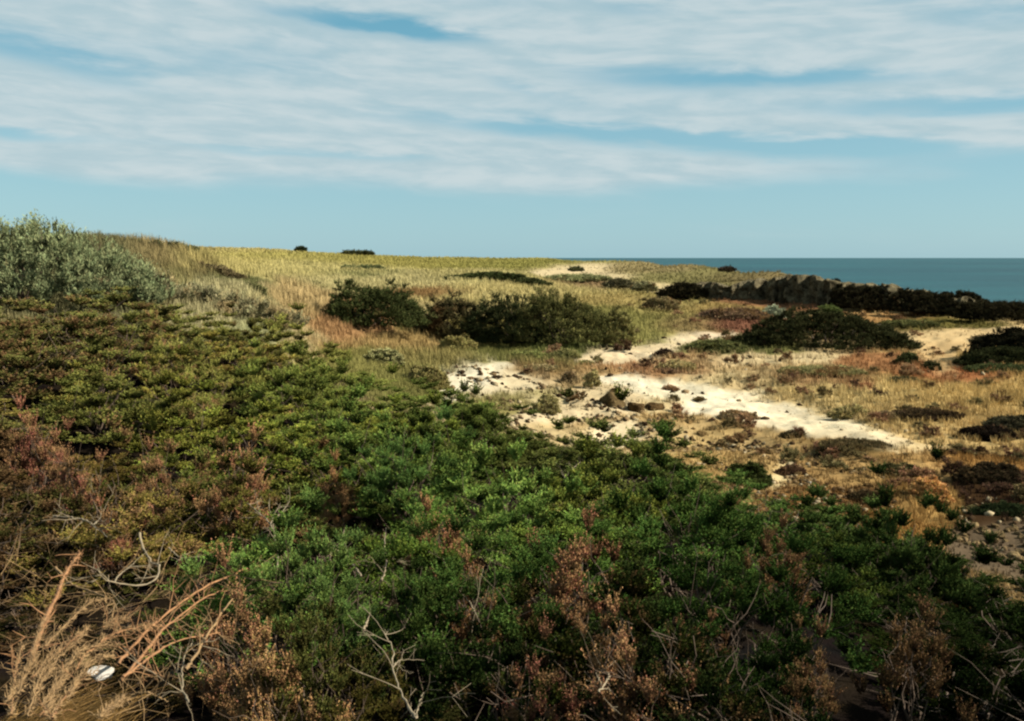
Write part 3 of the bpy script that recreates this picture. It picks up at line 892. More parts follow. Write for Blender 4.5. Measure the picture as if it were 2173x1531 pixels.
bush(395, 500, 556, 606, 36, (92, 72, 50), .55, 'dark brown bush on the left hillside', 1014, depth=.5, env=lambda u: np.interp(u, [-1, 0, 1], [1.2, 1.0, .5]))
bush(490, 560, 596, 618, 35, (92, 96, 58), .4, 'low green brown bush trailing right from the dark brown hillside bush', 1015)
bush(628, 648, 526, 537, 240, (44, 54, 34), 0, 'small round dark tree alone on the far skyline', 1016, name='round_tree', cat='tree', dens=2)
bush(722, 785, 536, 543, 240, (60, 66, 38), .1, 'low dark bush on the skyline right of the round tree', 1017)
bush(1208, 1236, 574, 585, 150, (76, 82, 54), .1, 'small green bush in front of the far bare sand', 1021)
bush(1528, 1560, 570, 582, 150, (66, 58, 44), .2, 'dark bush on the coastal skyline against the sea', 1022)
bush(1285, 1345, 592, 618, 112, (84, 70, 52), .5, 'dark brown bush left of the low cliff', 1023)
bush(1340, 1395, 598, 630, 108, (116, 98, 72), .6, 'grey brown bush touching the dark brown one near the cliff', 1024)
bush(1160, 1290, 584, 606, 118, (118, 104, 74), .5, 'wide faded brown bush below the far bare sand', 1025)
bush(1366, 1440, 630, 656, 84, (112, 88, 60), .6, 'reddish brown bush in front of the cliff foot, left end', 1026)
bush(1490, 1640, 656, 682, 78, (104, 74, 56), .65, 'long red brown bush below the low cliff', 1027)
bush(1620, 1668, 650, 664, 80, (150, 160, 130), .1, 'tiny pale mint bush below the low cliff', 1028, mat=M_SILVER)
bush(1735, 1790, 644, 672, 80, (84, 100, 50), .1, 'bright green bush at the cliff foot', 1029)
bush(1880, 1990, 682, 712, 68, (88, 92, 50), .3, 'olive bush behind the wide blackish one', 1030)
bush(1390, 1428, 740, 764, 50, (66, 54, 40), .4, 'small round dark bush on the sandy track', 1031)
bush(1450, 1580, 722, 752, 53, (98, 104, 58), .25, 'low green bush right of the sandy track', 1032)
bush(1960, 1998, 762, 785, 47, (66, 70, 42), .3, 'small round dark green bush on the straw', 1033)
bush(1895, 1955, 800, 828, 41, (84, 84, 50), .3, 'grey green round bush on the golden straw', 1034)
bush(1905, 1950, 745, 775, 50, (70, 78, 44), .3, 'green bush at the right foot of the wide blackish one', 1035)
bush(1670, 1830, 780, 815, 43, (124, 104, 68), .6, 'wide olive brown bush on the straw flat', 1036, up=1.4)
bush(1400, 1480, 765, 800, 44, (148, 118, 80), .7, 'ochre bush at the top of the white sand', 1037, up=1.4)
bush(1395, 1440, 785, 802, 43, (96, 66, 50), .7, 'dark red brown tuft in front of the ochre bush', 1038)
bush(1230, 1258, 768, 786, 46, (100, 108, 60), .1, 'small round green bush by the sandy track', 1039)
bush(1085, 1160, 745, 775, 47, (116, 124, 66), .2, 'light green bush behind the white sand', 1040, up=1.2)
bush(1170, 1230, 740, 770, 48, (124, 126, 72), .3, 'pale olive bush behind the white sand, right of the light green one', 1041, up=1.2)
bush(930, 1010, 712, 740, 50, (134, 130, 70), .3, 'yellow green low bush at the foot of the thicket row', 1042, up=1.2)
bush(1110, 1180, 775, 800, 40, (130, 104, 74), .7, 'brown heathery bush on the sand bank', 1043, up=1.2)
bush(1190, 1225, 790, 815, 38, (110, 84, 62), .7, 'small dark brown bush right of the sand bank', 1044)
bush(1240, 1275, 780, 830, 37, (150, 122, 84), .7, 'upright straw brown plant left of the boulders', 1045, up=2)
bush(1130, 1190, 838, 864, 31, (150, 146, 92), .3, 'olive grass bush in front of the white sand', 1046, up=1.6)
bush(770, 850, 735, 770, 38, (130, 112, 78), .5, 'brown green bush in the grass left of the sand', 1047, up=1.3)
bush(850, 950, 770, 815, 31, (136, 132, 74), .35, 'broad olive bush in the grass beside the white sand', 1048, up=1.3)
bush(1475, 1500, 844, 860, 36, (98, 88, 50), .2, 'small dark tuft in the middle of the white sand', 1049)
bush(1405, 1440, 818, 832, 38, (140, 116, 76), .4, 'faint brown tuft on the white sand', 1050)
bush(1530, 1610, 872, 915, 32, (118, 90, 66), .7, 'brown bush on the near edge of the white sand', 1051, up=1.2)
bush(1660, 1720, 915, 945, 29, (84, 64, 42), .6, 'dark tuft on the near edge of the white sand', 1052)
bush(1760, 1850, 862, 905, 32, (146, 118, 78), .7, 'tan brown bush on the far edge of the white sand', 1053, up=1.2)
bush(1850, 1905, 872, 915, 31, (110, 82, 58), .7, 'brown bush left of the dark gully bush', 1054, up=1.2)
bush(1900, 2040, 868, 930, 31, (66, 48, 34), .7, 'dark brown bush in the gully above the golden bank', 1055, up=1.2)
bush(2040, 2160, 905, 975, 28, (40, 34, 26), .3, 'black green bush at the right edge above the golden bank', 1056)
bush(2100, 2230, 885, 960, 29, (70, 58, 44), .5, 'brown bush rising behind the black one at the right edge', 1057)
bush(1540, 1640, 975, 1030, 20, (62, 74, 34), .2, 'dark green bush at the end of the heath crest', 1058)
bush(1750, 1890, 945, 985, 26, (88, 80, 48), .4, 'olive brown bush under the end of the white sand', 1059)
bush(1860, 1960, 985, 1045, 23, (74, 62, 38), .5, 'dark olive bush left of the golden bank', 1060)
bush(2040, 2180, 985, 1060, 22, (62, 46, 32), .6, 'dark brown bush right of the golden bank', 1061, up=1.3)
bush(2080, 2200, 1070, 1120, 19.5, (44, 56, 32), .2, 'dark green bush above the grey stones', 1062)
bush(1800, 1880, 1040, 1110, 20, (70, 52, 34), .6, 'dark brown bush below the golden bank', 1063, up=1.2)
bush(1930, 2020, 1010, 1120, 20.5, (196, 160, 84), .25, 'golden straw coloured bush glowing on the bank', 1064, up=2.2)
bush(1650, 1710, 985, 1040, 23, (92, 62, 44), .7, 'rust brown upright bush beside the white pebble', 1065, up=1.8)
for q, (a, b, t_, bs, Yd) in enumerate([(255, 300, 503, 512, 40), (305, 345, 507, 516, 41), (350, 392, 513, 521, 42), (392, 420, 519, 526, 44)]):
    bush(a, b, t_, bs, Yd, (70, 78, 50), .2, ['dark bush leftmost on the hillside skyline', 'second dark bush from the left on the hillside skyline',
         'third dark bush from the left on the hillside skyline', 'small dark bush rightmost on the hillside skyline'][q], 1070 + q)

# small tussocks scattered over the flat, all alike
TM = [(1298,850,'the largest boulder'),(1775,715,'the wide blackish bush'),(1500,845,'the white sand middle'),(1850,935,'the white sand tail'),(1470,712,'the sandy track'),(1560,670,'the red brown bush'),
 (1970,900,'the dark gully bush'),(2100,940,'the black edge bush'),(1980,1060,'the golden bank'),(1717,1027,'the white pebble'),(1925,815,'the grey green round bush'),(2120,800,'the right edge bushes'),
 (1410,752,'the round dark bush'),(1570,895,'the near sand bush'),(1750,797,'the olive brown bush'),(2110,1150,'the grey stones'),(1590,1005,'the crest end bush'),(1820,965,'the olive bank bush'),(2090,710,'the upper sandy track')]
tuft_items = []; stone_items = []; heap_items = []; last_rock = [None]
cnt = 0
tus = []
while cnt < 190:
    px = rg.uniform(1090, 2190); py = rg.uniform(640, 1120)
    if py > 820 + (px - 1000) * .25 or (px < 1300 and py < 740): continue
    x, y, z = hit(px, py)
    if y < 17 or y > 110: continue
    cv_ = cover(np.array([x]), np.array([y]), np.array([z]))[0]
    if cv_[3] < .12 and rg.random() < .93: continue
    if 1230 < px < 1430 and 810 < py < 900: continue
    if cv_[3] < .35 and rg.random() < .3: continue
    s = rg.uniform(.35, 1.0) * (1.0 if y < 45 else 1.5)
    base = np.array(lin(rg.choice([(116, 92, 62), (132, 104, 68), (104, 96, 58), (84, 66, 46), (144, 120, 78), (112, 108, 66)])))
    idx = cnt % 4
    if px > 1700: zn = 'on the straw flat at the right'
    elif py > 880: zn = 'on the rubbly slope below the white sand'
    elif py > 770: zn = 'around the white sand'
    else: zn = 'on the flat behind the white sand'
    lab = 'small brown scrub tuft'; grp = 'brown scrub tufts on the flat'
    if len(tus) <= idx:
        t = make_shrub('scrub_tuft', lab, 'tuft', 1200 + idx, (x, y, z - .04), 0, M_HEATH, base, .55, .8, .8, .42, grp, stem_n=0,
                       clumps=22, sprigs=12, leaves=9, leaf=0.07, lw=0.028, crad=0.11, sprig_len=0.14, up=1.0, hollow=.3, lump=.5)
        # a tuft this small has no visible parts: keep it as one mesh
        f = t.children[0]; f.parent = None; f.name = 'scrub_tuft'
        for k in ('label', 'category', 'group'): f[k] = t[k]
        bpy.data.objects.remove(t); t = f; t.name = 'scrub_tuft'
        tus.append(t)
        t.location = (x, y, z - .04)
    else:
        t = dup(tus[idx], (x, y, z - .04), rg.uniform(0, 6.28), lab, grp)
    t.scale = (s, s, s * rg.uniform(.7, 1.3))
    t.color = (float(base[0]), float(base[1]), float(base[2]), rg.uniform(.1, .7))
    tuft_items.append((t, px, py, 'tiny brown scrub tuft' if s < .6 else 'brown scrub tuft'))
    cnt += 1
label_all(tuft_items, TM)

# ------------------------------------------------------------------ grass
def blades(name, x, y, z, col, h, wd, nb, seed, label, lean=.35, spread=.10):
    r = np.random.default_rng(seed)
    m = len(x)
    k = np.repeat(np.arange(m), nb)
    M_ = len(k)
    hh = h[k] * r.uniform(.5, 1.25, M_); ww = wd[k] * r.uniform(.7, 1.3, M_)
    th = r.uniform(0, 2 * math.pi, M_)
    off = np.stack([np.cos(th), np.sin(th)], 1) * (spread * h[k] * 3 * r.uniform(0, 1, M_))[:, None]
    bx = x[k] + off[:, 0]; by = y[k] + off[:, 1]; bz = z[k] - .02
    th2 = th + r.normal(0, .6, M_)
    dx = (np.cos(th2) - .55) * hh * lean * r.uniform(.2, 1.4, M_); dy = np.sin(th2) * hh * lean * r.uniform(.2, 1.4, M_)
    fa = r.uniform(0, math.pi, M_)
    sx = np.cos(fa) * ww * .5; sy = np.sin(fa) * ww * .5
    V = np.empty((M_, 4, 3))
    V[:, 0] = np.stack([bx - sx, by - sy, bz], 1); V[:, 1] = np.stack([bx + sx, by + sy, bz], 1)
    V[:, 2] = np.stack([bx + dx * .9 + sx * .25, by + dy * .9 + sy * .25, bz + hh], 1)
    V[:, 3] = np.stack([bx + dx * .9 - sx * .25, by + dy * .9 - sy * .25, bz + hh], 1)
    c = col[k] * r.uniform(.75, 1.45, M_)[:, None]
    c = np.repeat(np.clip(c, .01, .8), 4, 0)
    o = mesh_np(name, V.reshape(-1, 3), np.arange(M_ * 4).reshape(-1, 4), M_BLADE, col=c)
    return tag(o, label, 'grass', kind='stuff')


def scatter(n_, r0, r1, seed, a0=-35, a1=35):
    r = np.random.default_rng(seed)
    a = np.radians(r.uniform(a0, a1, n_)); q = np.exp(r.uniform(math.log(r0), math.log(r1), n_))
    x = np.sin(a) * q; y = np.cos(a) * q
    z = ground(x, y)
    c = cover(x, y, z)
    keep = (q > heath_edge(x, y) - 1.0) & (r.uniform(0, 1, n_) < c[:, 3] * 1.0) & (z > SEA_Z + 1)
    cl_ = fbm(x * .8, y * .8, 0, 3, 88)
    keep &= (cl_ > -1.0 + (c[:, 3] < .5) * .7)
    return x[keep], y[keep], z[keep], c[keep], q[keep]


x, y, z, c, q = scatter(60000, 12, 55, 21)
colr = c[:, :3] * (1 + .22 * fbm(x * .7, y * .7, 0, 3, 14))[:, None]
blades('dry_grass', x, y, z, colr, c[:, 4] * np.clip(q / 40, .6, 1.1), 0.010 + q * .0005, 7, 1, 'dry straw coloured grass over the flat and the left hillside')
x, y, z, c, q = scatter(60000, 55, 260, 22)
colr = c[:, :3] * (1 + .2 * fbm(x * .25, y * .25, 0, 3, 15))[:, None]
blades('field_grass', x, y, z, colr, c[:, 4] * 1.0, q * .0007, 5, 2, 'pale yellow green grass of the far field up to the skyline')

# ------------------------------------------------------------------ low cliff on the coast
base_px = [(1395,640,99),(1440,643,97),(1480,645,96),(1560,648,94),(1650,656,92),(1760,666,88),(1900,679,84),(2050,686,80),(2173,691,78),(2300,697,76)]
top_px = [(1395,632),(1420,606),(1440,600),(1480,600),(1560,603),(1620,596),(1650,588),(1725,586),(1745,598),(1800,602),(1850,606),(1950,618),(2050,636),(2110,654),(2173,680),(2300,700)]
bp_ = np.array([at(*b) for b in base_px]); seg = np.r_[0, np.cumsum(np.linalg.norm(np.diff(bp_[:, :2], axis=0), axis=1))]
NS, NP = 620, 44
ss = np.linspace(0, seg[-1], NS)
bx = np.interp(ss, seg, bp_[:, 0]); by = np.interp(ss, seg, bp_[:, 1])
cpx, _ = project(bx, by, ground(bx, by))
tp = np.array(top_px, float)
topz = np.array([at(p, np.interp(p, tp[:, 0], tp[:, 1]), yy)[2] for p, yy in zip(cpx, by)])
topz = topz + 0.20 * fbm(ss * .9, 0 * ss, 0, 3, 70) + .10 * vnoise(ss * 2.4, 0 * ss, 0, 71)
gb = ground(bx, by) - .3
tx = np.gradient(bx, ss); ty = np.gradient(by, ss)
nx, ny = ty, -tx      # towards the viewer
nl = np.hypot(nx, ny); nx /= nl; ny /= nl
prof = []
for j in range(NP):
    u = j / (NP - 1)
    if u < .55:       # the face
        v = u / .55
        hz = v; back = .25 * v ** 2 * 1.2
        f = 1 - (1 - v) * .2
    else:
        v = (u - .55) / .45
        hz = 1 - v ** 2 * 1.4; back = .3 + v * 9
    prof.append((hz, back, u))
Vc = np.empty((NS, NP, 3))
flute = .55 * vnoise(ss * 1.1, 0 * ss, 0, 72) + .45 * vnoise(ss * 2.6, 0 * ss, 0, 73)
deep = np.clip(vnoise(ss * .75 + 4, 0 * ss, 0, 74) * 2 - .5, 0, 1)
for j, (hz, back, u) in enumerate(prof):
    Hh = topz - gb
    zc = gb + Hh * min(hz, 1) if hz >= 0 else gb + Hh * hz
    amp = 1.3 * min(1, u / .1) * (1 if u < .6 else max(0, 1 - (u - .6) / .15))
    o_ = (flute - deep * 1.2 * np.sin(min(u / .5, 1) * math.pi)) * amp
    o_ = o_ + .35 * fbm(ss * 1.6, np.full(NS, u * 5), 0, 3, 75)
    Vc[:, j, 0] = bx + nx * (o_ - back); Vc[:, j, 1] = by + ny * (o_ - back)
    Vc[:, j, 2] = zc + (.18 * fbm(ss * 1.4, np.full(NS, back * 1.2), 0, 3, 76) if u > .45 else 0)
ic = np.arange(NS * NP).reshape(NS, NP)
Fc = np.stack([ic[:-1, :-1], ic[1:, :-1], ic[1:, 1:], ic[:-1, 1:]], -1).reshape(-1, 4)
cl_o = mesh_np('rock_cliff', Vc.reshape(-1, 3), Fc, M_CLIFF)
tag(cl_o, 'low dark fluted rock cliff between the straw flat and the sea', 'cliff')
cliff_bushes = [(1400,1500,601,640,97,'black green scrub in the hollow at the left end of the cliff'),
                (1745,1800,592,606,92,'dark bush on the cliff top against the sea'),
                (1770,1960,602,678,86,'blackish flat topped scrub over the middle of the cliff'),
                (1890,2100,614,684,82,'dark flat topped scrub on the lowering part of the cliff'),
                (2030,2260,638,692,78,'low dark scrub where the cliff meets the sea at the right edge')]
for q, (a, b, t_, bs, Yd, lab) in enumerate(cliff_bushes):
    bush(a, b, t_, bs, Yd - 1.5, (52, 50, 32), .28, lab, 1300 + q, name='cliff_scrub', depth=.25, lump=.08, dens=1.5,
         env=(lambda u: 1 / np.sqrt(np.maximum(1 - u * u, .13)) * (.9 - .12 * u)) if q > 1 else None)


# ------------------------------------------------------------------ rocks
def rock_mesh(seed, sub=4, sx=1, sy=1, sz=.7):
    import bmesh
    bm = bmesh.new(); bmesh.ops.create_icosphere(bm, subdivisions=sub, radius=1)
    me = bpy.data.meshes.new('rock'); bm.to_mesh(me); bm.free()
    co = np.empty(len(me.vertices) * 3, np.float32); me.vertices.foreach_get('co', co); co = co.reshape(-1, 3).astype(float)
    r = np.random.default_rng(seed)
    for k in range(16):       # planes cut off: broken faces
        d = unit(r.normal(size=3)); h = r.uniform(.5, .8)
        ex = np.maximum(co @ d - h, 0); co -= ex[:, None] * d * .9
    dn = unit(co)
    co *= (1 + .10 * fbm(dn[:, 0] * 2.2, dn[:, 1] * 2.2, dn[:, 2] * 2.2 + seed, 4, seed))[:, None]
    co *= np.array([sx, sy, sz]); co[:, 2] = np.maximum(co[:, 2], -.35 * sz)
    me.vertices.foreach_set('co', co.astype(np.float32).ravel()); me.update()
    return me


rock_me = [rock_mesh(40 + i) for i in range(6)]
for m_ in rock_me: m_.materials.append(M_ROCK)


def rock(px, py, wpx, label, group=None, flat=1.0, tint=(1, 1, 1), name='rock', idx=None, cat='rock', hk=None):
    x, y, z = hit(px, py)
    s = wpx / 2 / FPX * y
    me = rock_me[idx if idx is not None else rg.randrange(6)]
    o = bpy.data.objects.new(name, me); COL.objects.link(o)
    o.location = (x, y, z + s * .12 * flat); o.scale = (s, s * rg.uniform(.7, 1.0), s * flat)
    o.rotation_euler = (0, 0, rg.uniform(0, 6.28) if hk is None else hk)
    o.color = (*tint, 1)
    last_rock[0] = o
    return tag(o, label, cat, group)


rock(1298, 864, 78, 'largest boulder on the sand, with a dark cap', None, 1.25, (.62, .58, .5), 'boulder', 0, 'boulder')
rock(1348, 874, 62, 'dark boulder touching the right side of the largest one', None, .9, (.42, .36, .3), 'boulder', 1, 'boulder')
rock(1388, 868, 52, 'brown boulder rightmost of the three on the sand', None, .9, (.45, .37, .3), 'boulder', 2, 'boulder')
rock(1305, 832, 36, 'small dark stone perched behind the largest boulder', None, .5, (.25, .2, .16), 'rock', 3)
rock(1400, 885, 24, 'small brown stone below the rightmost boulder', None, .7, (.6, .48, .38), 'rock', 4)
rock(1432, 888, 18, 'tiny dark stone right of the boulders', None, .8, (.35, .26, .2), 'rock', 5)
o = rock(1717, 1027, 13, 'white pebble shining in the brown rubble', None, 1.1, (1, 1, 1), 'white_pebble', 1, 'pebble')
o2 = rock(978, 707, 14, 'white stone at the foot of the thicket row', None, .9, (1, 1, 1), 'white_stone', 2, 'stone')
o3 = rock(958, 700, 22, 'pale yellowish stone left of the white one under the thickets', None, .7, (1.2, 1.1, .8), 'rock', 3)
wm = rock_me[1].copy(); wm.materials.clear(); wm.materials.append(M_WHITE)
o.data = wm; o2.data = wm
for q in range(96):      # broken rock over the rubbly slope
    for _ in range(30):
        px = rg.uniform(1380, 2060); py = 880 + (px - 1380) * .28 + rg.uniform(-15, 110)
        if py < 1120 and py > 870: break
    o = rock(px, py, rg.uniform(9, 30), 'brown broken stone on the rubbly slope between heath and sand', 'brown stones on the rubbly slope', rg.uniform(.6, 1.1),
         tuple(np.array([.9, .76, .58]) * rg.uniform(.5, 1.1)))
    stone_items.append((o, px, py, 'broken brown stone'))
label_all(stone_items, TM + [(1645, 1008, 'the bare sand scrap'), (1510, 945, 'the sand lower margin'), (1432, 890, 'the small dark stone'), (1685, 1010, 'the rust upright bush'), (1910, 1015, 'the dark olive bush'), (1840, 1075, 'the low brown bush'), (1760, 1040, 'the rubble middle'), (1580, 965, 'the crest brown patch'), (1900, 1110, 'the bank foot')])
for q in range(46):
    px = rg.uniform(2030, 2200); py = rg.uniform(1115, 1185) + (px - 2030) * .05
    rock(px, py, rg.uniform(14, 34), 'pale grey stone in the heap at the right edge beyond the heath', 'grey stones in the heap at the right edge', rg.uniform(.8, 1.2),
         tuple(np.array([1.15, 1.08, 1.0]) * rg.uniform(.5, 1.1)))
    heap_items.append((last_rock[0], px, py, 'pale grey stone'))
label_all(heap_items, [(2035, 1120, 'the golden bank foot'), (2090, 1125, 'the dark green bush above the heap'), (2120, 1175, 'the heath crest below the heap'), (2170, 1150, 'the right photo edge'), (2105, 1150, 'the middle of the grey heap')])

# loose grit and rubble, too much to count
import bmesh
r = np.random.default_rng(303)
a__ = np.radians(r.uniform(-6, 32, 90000)); q__ = np.exp(r.uniform(math.log(16), math.log(62), 90000))
x = np.sin(a__) * q__; y = np.cos(a__) * q__; z = ground(x, y); c = cover(x, y, z)
ppx, ppy = project(x, y, z)
dn = np.where(ppy > 874 + (ppx - 1380) * .26, .15, .008) * (c[:, 3] < .7)
k_ = (q__ > heath_edge(x, y) - .5) & (r.uniform(0, 1, len(x)) < dn) & (fbm(x * .6, y * .6, 0, 2, 91) > -.1)
x, y, z, q__ = x[k_], y[k_], z[k_], q__[k_]
bm = bmesh.new(); bmesh.ops.create_icosphere(bm, subdivisions=1, radius=1); bm.verts.ensure_lookup_table()
iv = np.array([v.co[:] for v in bm.verts]); fi = np.array([[v.index for v in f.verts] for f in bm.faces]); bm.free()
m_ = len(x); sz_ = r.uniform(.03, .11, m_) * np.clip(q__ / 28, .7, 1.5)
V = iv[None] * (1 + .35 * r.normal(size=(m_, len(iv), 1))).clip(.5, 1.5) * (sz_[:, None] * r.uniform(.6, 1.2, (m_, 3)) * np.array([1, 1, .8]))[:, None] + np.stack([x, y, z + sz_ * .2], 1)[:, None]
F = (fi[None] + (np.arange(m_) * len(iv))[:, None, None]).reshape(-1, 3)
cg = np.array([lin((150, 128, 96)), lin((96, 78, 58)), lin((196, 180, 146)), lin((70, 56, 42))])[r.integers(0, 4, m_)] * r.uniform(.7, 1.2, m_)[:, None]
tag(mesh_np('rubble', V.reshape(-1, 3), F, M_BLADE, col=np.repeat(cg, len(iv), 0)), 'loose grit and small rubble strewn over the sand and slope', 'rubble', kind='stuff')
print('rubble', m_)

# ------------------------------------------------------------------ dead branches and dry brush, lower left
def smooth_path(P, n_=26):
    P = np.asarray(P, float)
    d = np.r_[0, np.cumsum(np.linalg.norm(np.diff(P, axis=0), axis=1))]
    t = np.linspace(0, d[-1], n_)
    out = np.empty((n_, 3))
    Q = np.vstack([2 * P[0] - P[1], P, 2 * P[-1] - P[-2]])
    for k, tt in enumerate(t):
        i = min(np.searchsorted(d, tt, 'right') - 1, len(P) - 2)
        u = (tt - d[i]) / (d[i + 1] - d[i] + 1e-9)
        p0, p1, p2, p3 = Q[i], Q[i + 1], Q[i + 2], Q[i + 3]
        out[k] = .5 * ((2 * p1) + (-p0 + p2) * u + (2 * p0 - 5 * p1 + 4 * p2 - p3) * u * u + (-p0 + 3 * p1 - 3 * p2 + p3) * u ** 3)
    return out


def cz(c):      # corner of the photo, enlarged 2.635 times -> photo pixels
    return (c[0] * .3795, 950 + c[1] * .3795)


def branch(paths, w0, label, mat, seed, lift=0.5, twigs=10, twig_len=.22, feather=0, origin=(0, 0), name='dead_branch', mat2=None):
    """paths in photo pixels (first = main); lies on top of the heath on the slope"""
    r = np.random.default_rng(seed)
    tubes_ = []; tw = []
    main_pts = None
    for k, pth in enumerate(paths):
        P = []
        for (px, py) in pth:
            px += origin[0]; py += origin[1]
            x, y, z = slope_point(px, py, lift + .26)
            P.append(at(px, py, y))
        # let the branch be a smooth line in depth as well
        P = np.array(P)
        if len(P) > 2:
            Y = P[:, 1]; Ys = np.polyval(np.polyfit(np.arange(len(Y)), Y, 1), np.arange(len(Y)))
            P = np.array([at(px + origin[0], py + origin[1], yy) for (px, py), yy in zip(pth, Ys)])
        S_ = smooth_path(P, 30)
        S_ += r.normal(size=S_.shape) * .003
        n_ = len(S_)
        wr = w0 * (1 if k == 0 else .6)
        tubes_.append((S_, np.linspace(wr, wr * .35, n_) * (1 + .18 * r.normal(size=n_)).clip(.6, 1.4)))
        tw.append([])
        for q in range(twigs if k == 0 else twigs // 2):
            i = r.integers(2, n_ - 1)
            T = unit(S_[min(i + 1, n_ - 1)] - S_[i - 1])
            d = unit(T * .6 + unit(r.normal(size=3)) * .9 + np.array([0, 0, .3]))
            L = twig_len * r.uniform(.4, 1.3)
            t = np.linspace(0, 1, 6)[:, None]
            Q = S_[i] + d * L * t + unit(r.normal(size=3)) * (t ** 2) * L * .35 + r.normal(size=(6, 3)) * .006 * t
            tw[k].append((Q, np.linspace(wr * .35, .0012, 6)))
            for z_ in range(2):
                e = unit(d + unit(r.normal(size=3)) * .9) * L * .45
                j = r.integers(2, 5)
                tt = np.linspace(0, 1, 4)[:, None]
                tw[k].append((Q[j] + e * tt, np.linspace(wr * .2, .001, 4)))
    base = tubes_[0][0][0].copy()
    t = thing(name, label, 'branch', tuple(float(v) for v in base))
    for k, (p, r__) in enumerate(tubes_):
        if k:      # a fork starts on the main stem
            p = p + (tubes_[0][0][np.argmin(np.linalg.norm(tubes_[0][0] - p[0], axis=1))] - p[0]) * np.linspace(1, 0, len(p))[:, None]
        V, F = tubes([(q_ - base, rq_) for q_, rq_ in [(p, r__)] + tw[k]], 6)
        mesh_np('side_branch' if k else 'stem', V, F, mat, t, smooth=True)
    if feather:      # dry needles still clinging along the stem
        Ls = []
        for p, _ in tubes_:
            i = r.integers(0, len(p), feather)
            T = unit(np.gradient(p, axis=0))[i]
            d = unit(T * 1.0 + unit(r.normal(size=(feather, 3))) * .75)
            pos = p[i] + r.normal(size=(feather, 3)) * .007 - base
            Ls.append(leaf_quads(pos, d, r.uniform(.018, .045, feather), .0035, r.uniform(0, 1, feather), r))
        V = np.concatenate([l[0] for l in Ls]); T_ = np.concatenate([l[2] for l in Ls])
        f = mesh_np('dry_needles', V, np.arange(len(V)).reshape(-1, 4), mat2 or mat, t, tone=T_)
    return t


C = lambda L: [cz(c) for c in L]
branch([C([(780,480),(800,560),(850,640),(890,665),(875,730),(800,770),(680,760),(590,740),(540,680)]), C([(590,720),(650,690),(750,650)])], .010, 'pale curving dead branch looping like a hook above the brush', M_PALE, 1, .5, 8)
branch([C([(300,385),(450,400),(530,440),(600,500)]), C([(530,440),(570,370),(530,250)])], .010, 'forked grey dead branch at the top left of the brush', M_PALE, 2, .5, 9)
branch([C([(660,1210),(740,1110),(900,960),(1100,810),(1340,690),(1450,675)])], .009, 'long straight rusty branch, uppermost of the crossing pair', M_RUST, 3, .55, 14, .2)
branch([C([(690,1290),(830,1120),(930,1000),(1130,850),(1250,800)])], .009, 'long rusty branch just below the uppermost one', M_RUST, 4, .55, 12, .2)
branch([C([(1040,1240),(1100,1150),(1200,990),(1290,860),(1470,690)]), C([(1330,800),(1340,690),(1350,600)])], .009, 'tan dead branch rising to a spray of twigs beside the bright green shrub', M_DEAD, 5, .58, 16, .22)
branch([C([(670,1300),(860,1160),(1000,1080),(1230,1035)])], .008, 'rusty branch bending to the right, lowest of the long ones', M_RUST, 6, .55, 10, .18)
branch([C([(310,670),(400,760),(520,810),(620,850),(660,910)])], .009, 'short tan dead branch left of the hooked one', M_DEAD, 7, .52, 8)
branch([C([(1555,670),(1545,560),(1520,440),(1450,370),(1380,310)]), C([(1520,440),(1580,370),(1620,300)])], .009, 'bleached forked dead trunk under the rusty heather', M_PALE, 8, .5, 12, .2)
branch([C([(2020,720),(1970,650),(1905,580),(1925,460)]), C([(1905,580),(1860,560),(1840,640)])], .007, 'thin bleached twig forked like a Y in the middle of the slope', M_PALE, 9, .5, 6)
branch([C([(170,1180),(240,1000),(310,840),(380,680),(450,590)])], .016, 'thick shaggy brown stem leaning right at the far left', M_RUST, 10, .5, 8, .15, feather=900, mat2=M_RUST)
branch([C([(1060,1440),(1020,1330),(1030,1170),(1080,1080)])], .006, 'thin upright grey twig right of the crossing branches', M_PALE, 11, .5, 10)
branch([C([(930,1290),(800,1230),(730,1140),(640,1080)])], .007, 'short rusty twig crossing under the long branches', M_RUST, 12, .52, 8)
branch([C([(940,560),(1000,610),(1110,640)])], .006, 'short grey twig behind the brush', M_PALE, 13, .5, 6)
branch([C([(740,1390),(820,1370),(940,1420)])], .006, 'short tan twig at the foot of the brush', M_DEAD, 14, .5, 8)
O2 = (700 - 0, 0)
branch([C([(290,745),(315,650),(305,560),(312,450)]), C([(315,650),(355,620),(430,655)])], .007, 'white forked twig standing up out of green heath', M_PALE, 15, .52, 5, origin=(700, 0))
branch([C([(480,1520),(400,1370),(350,1240),(350,1130),(300,1030)]), C([(480,1500),(520,1370)]), C([(350,1240),(400,1180)])], .007, 'tall grey forked twig rising from the bottom edge', M_PALE, 16, .5, 9, origin=(700, 0))
branch([C([(190,1020),(225,925)])], .008, 'short white stub of dead wood in a black hollow', M_PALE, 17, .5, 0, origin=(700, 0))
branch([C([(1505,1370),(1555,1290),(1560,1260)]), C([(1490,1340),(1490,1260)])], .006, 'short pale twig under the large brown heather', M_PALE, 18, .5, 3, origin=(700, 0))
branch([C([(780,860),(830,960)]), C([(610,600),(640,700)])], .005, 'thin pale twig inside the tall leaning heather', M_PALE, 19, .55, 3, origin=(700, 0))
branch([C([(1330,210),(1330,150),(1400,80)]), C([(1330,180),(1290,130)])], .007, 'tiny white forked twig high on the slope', M_PALE, 20, .5, 3, origin=(700, 0))
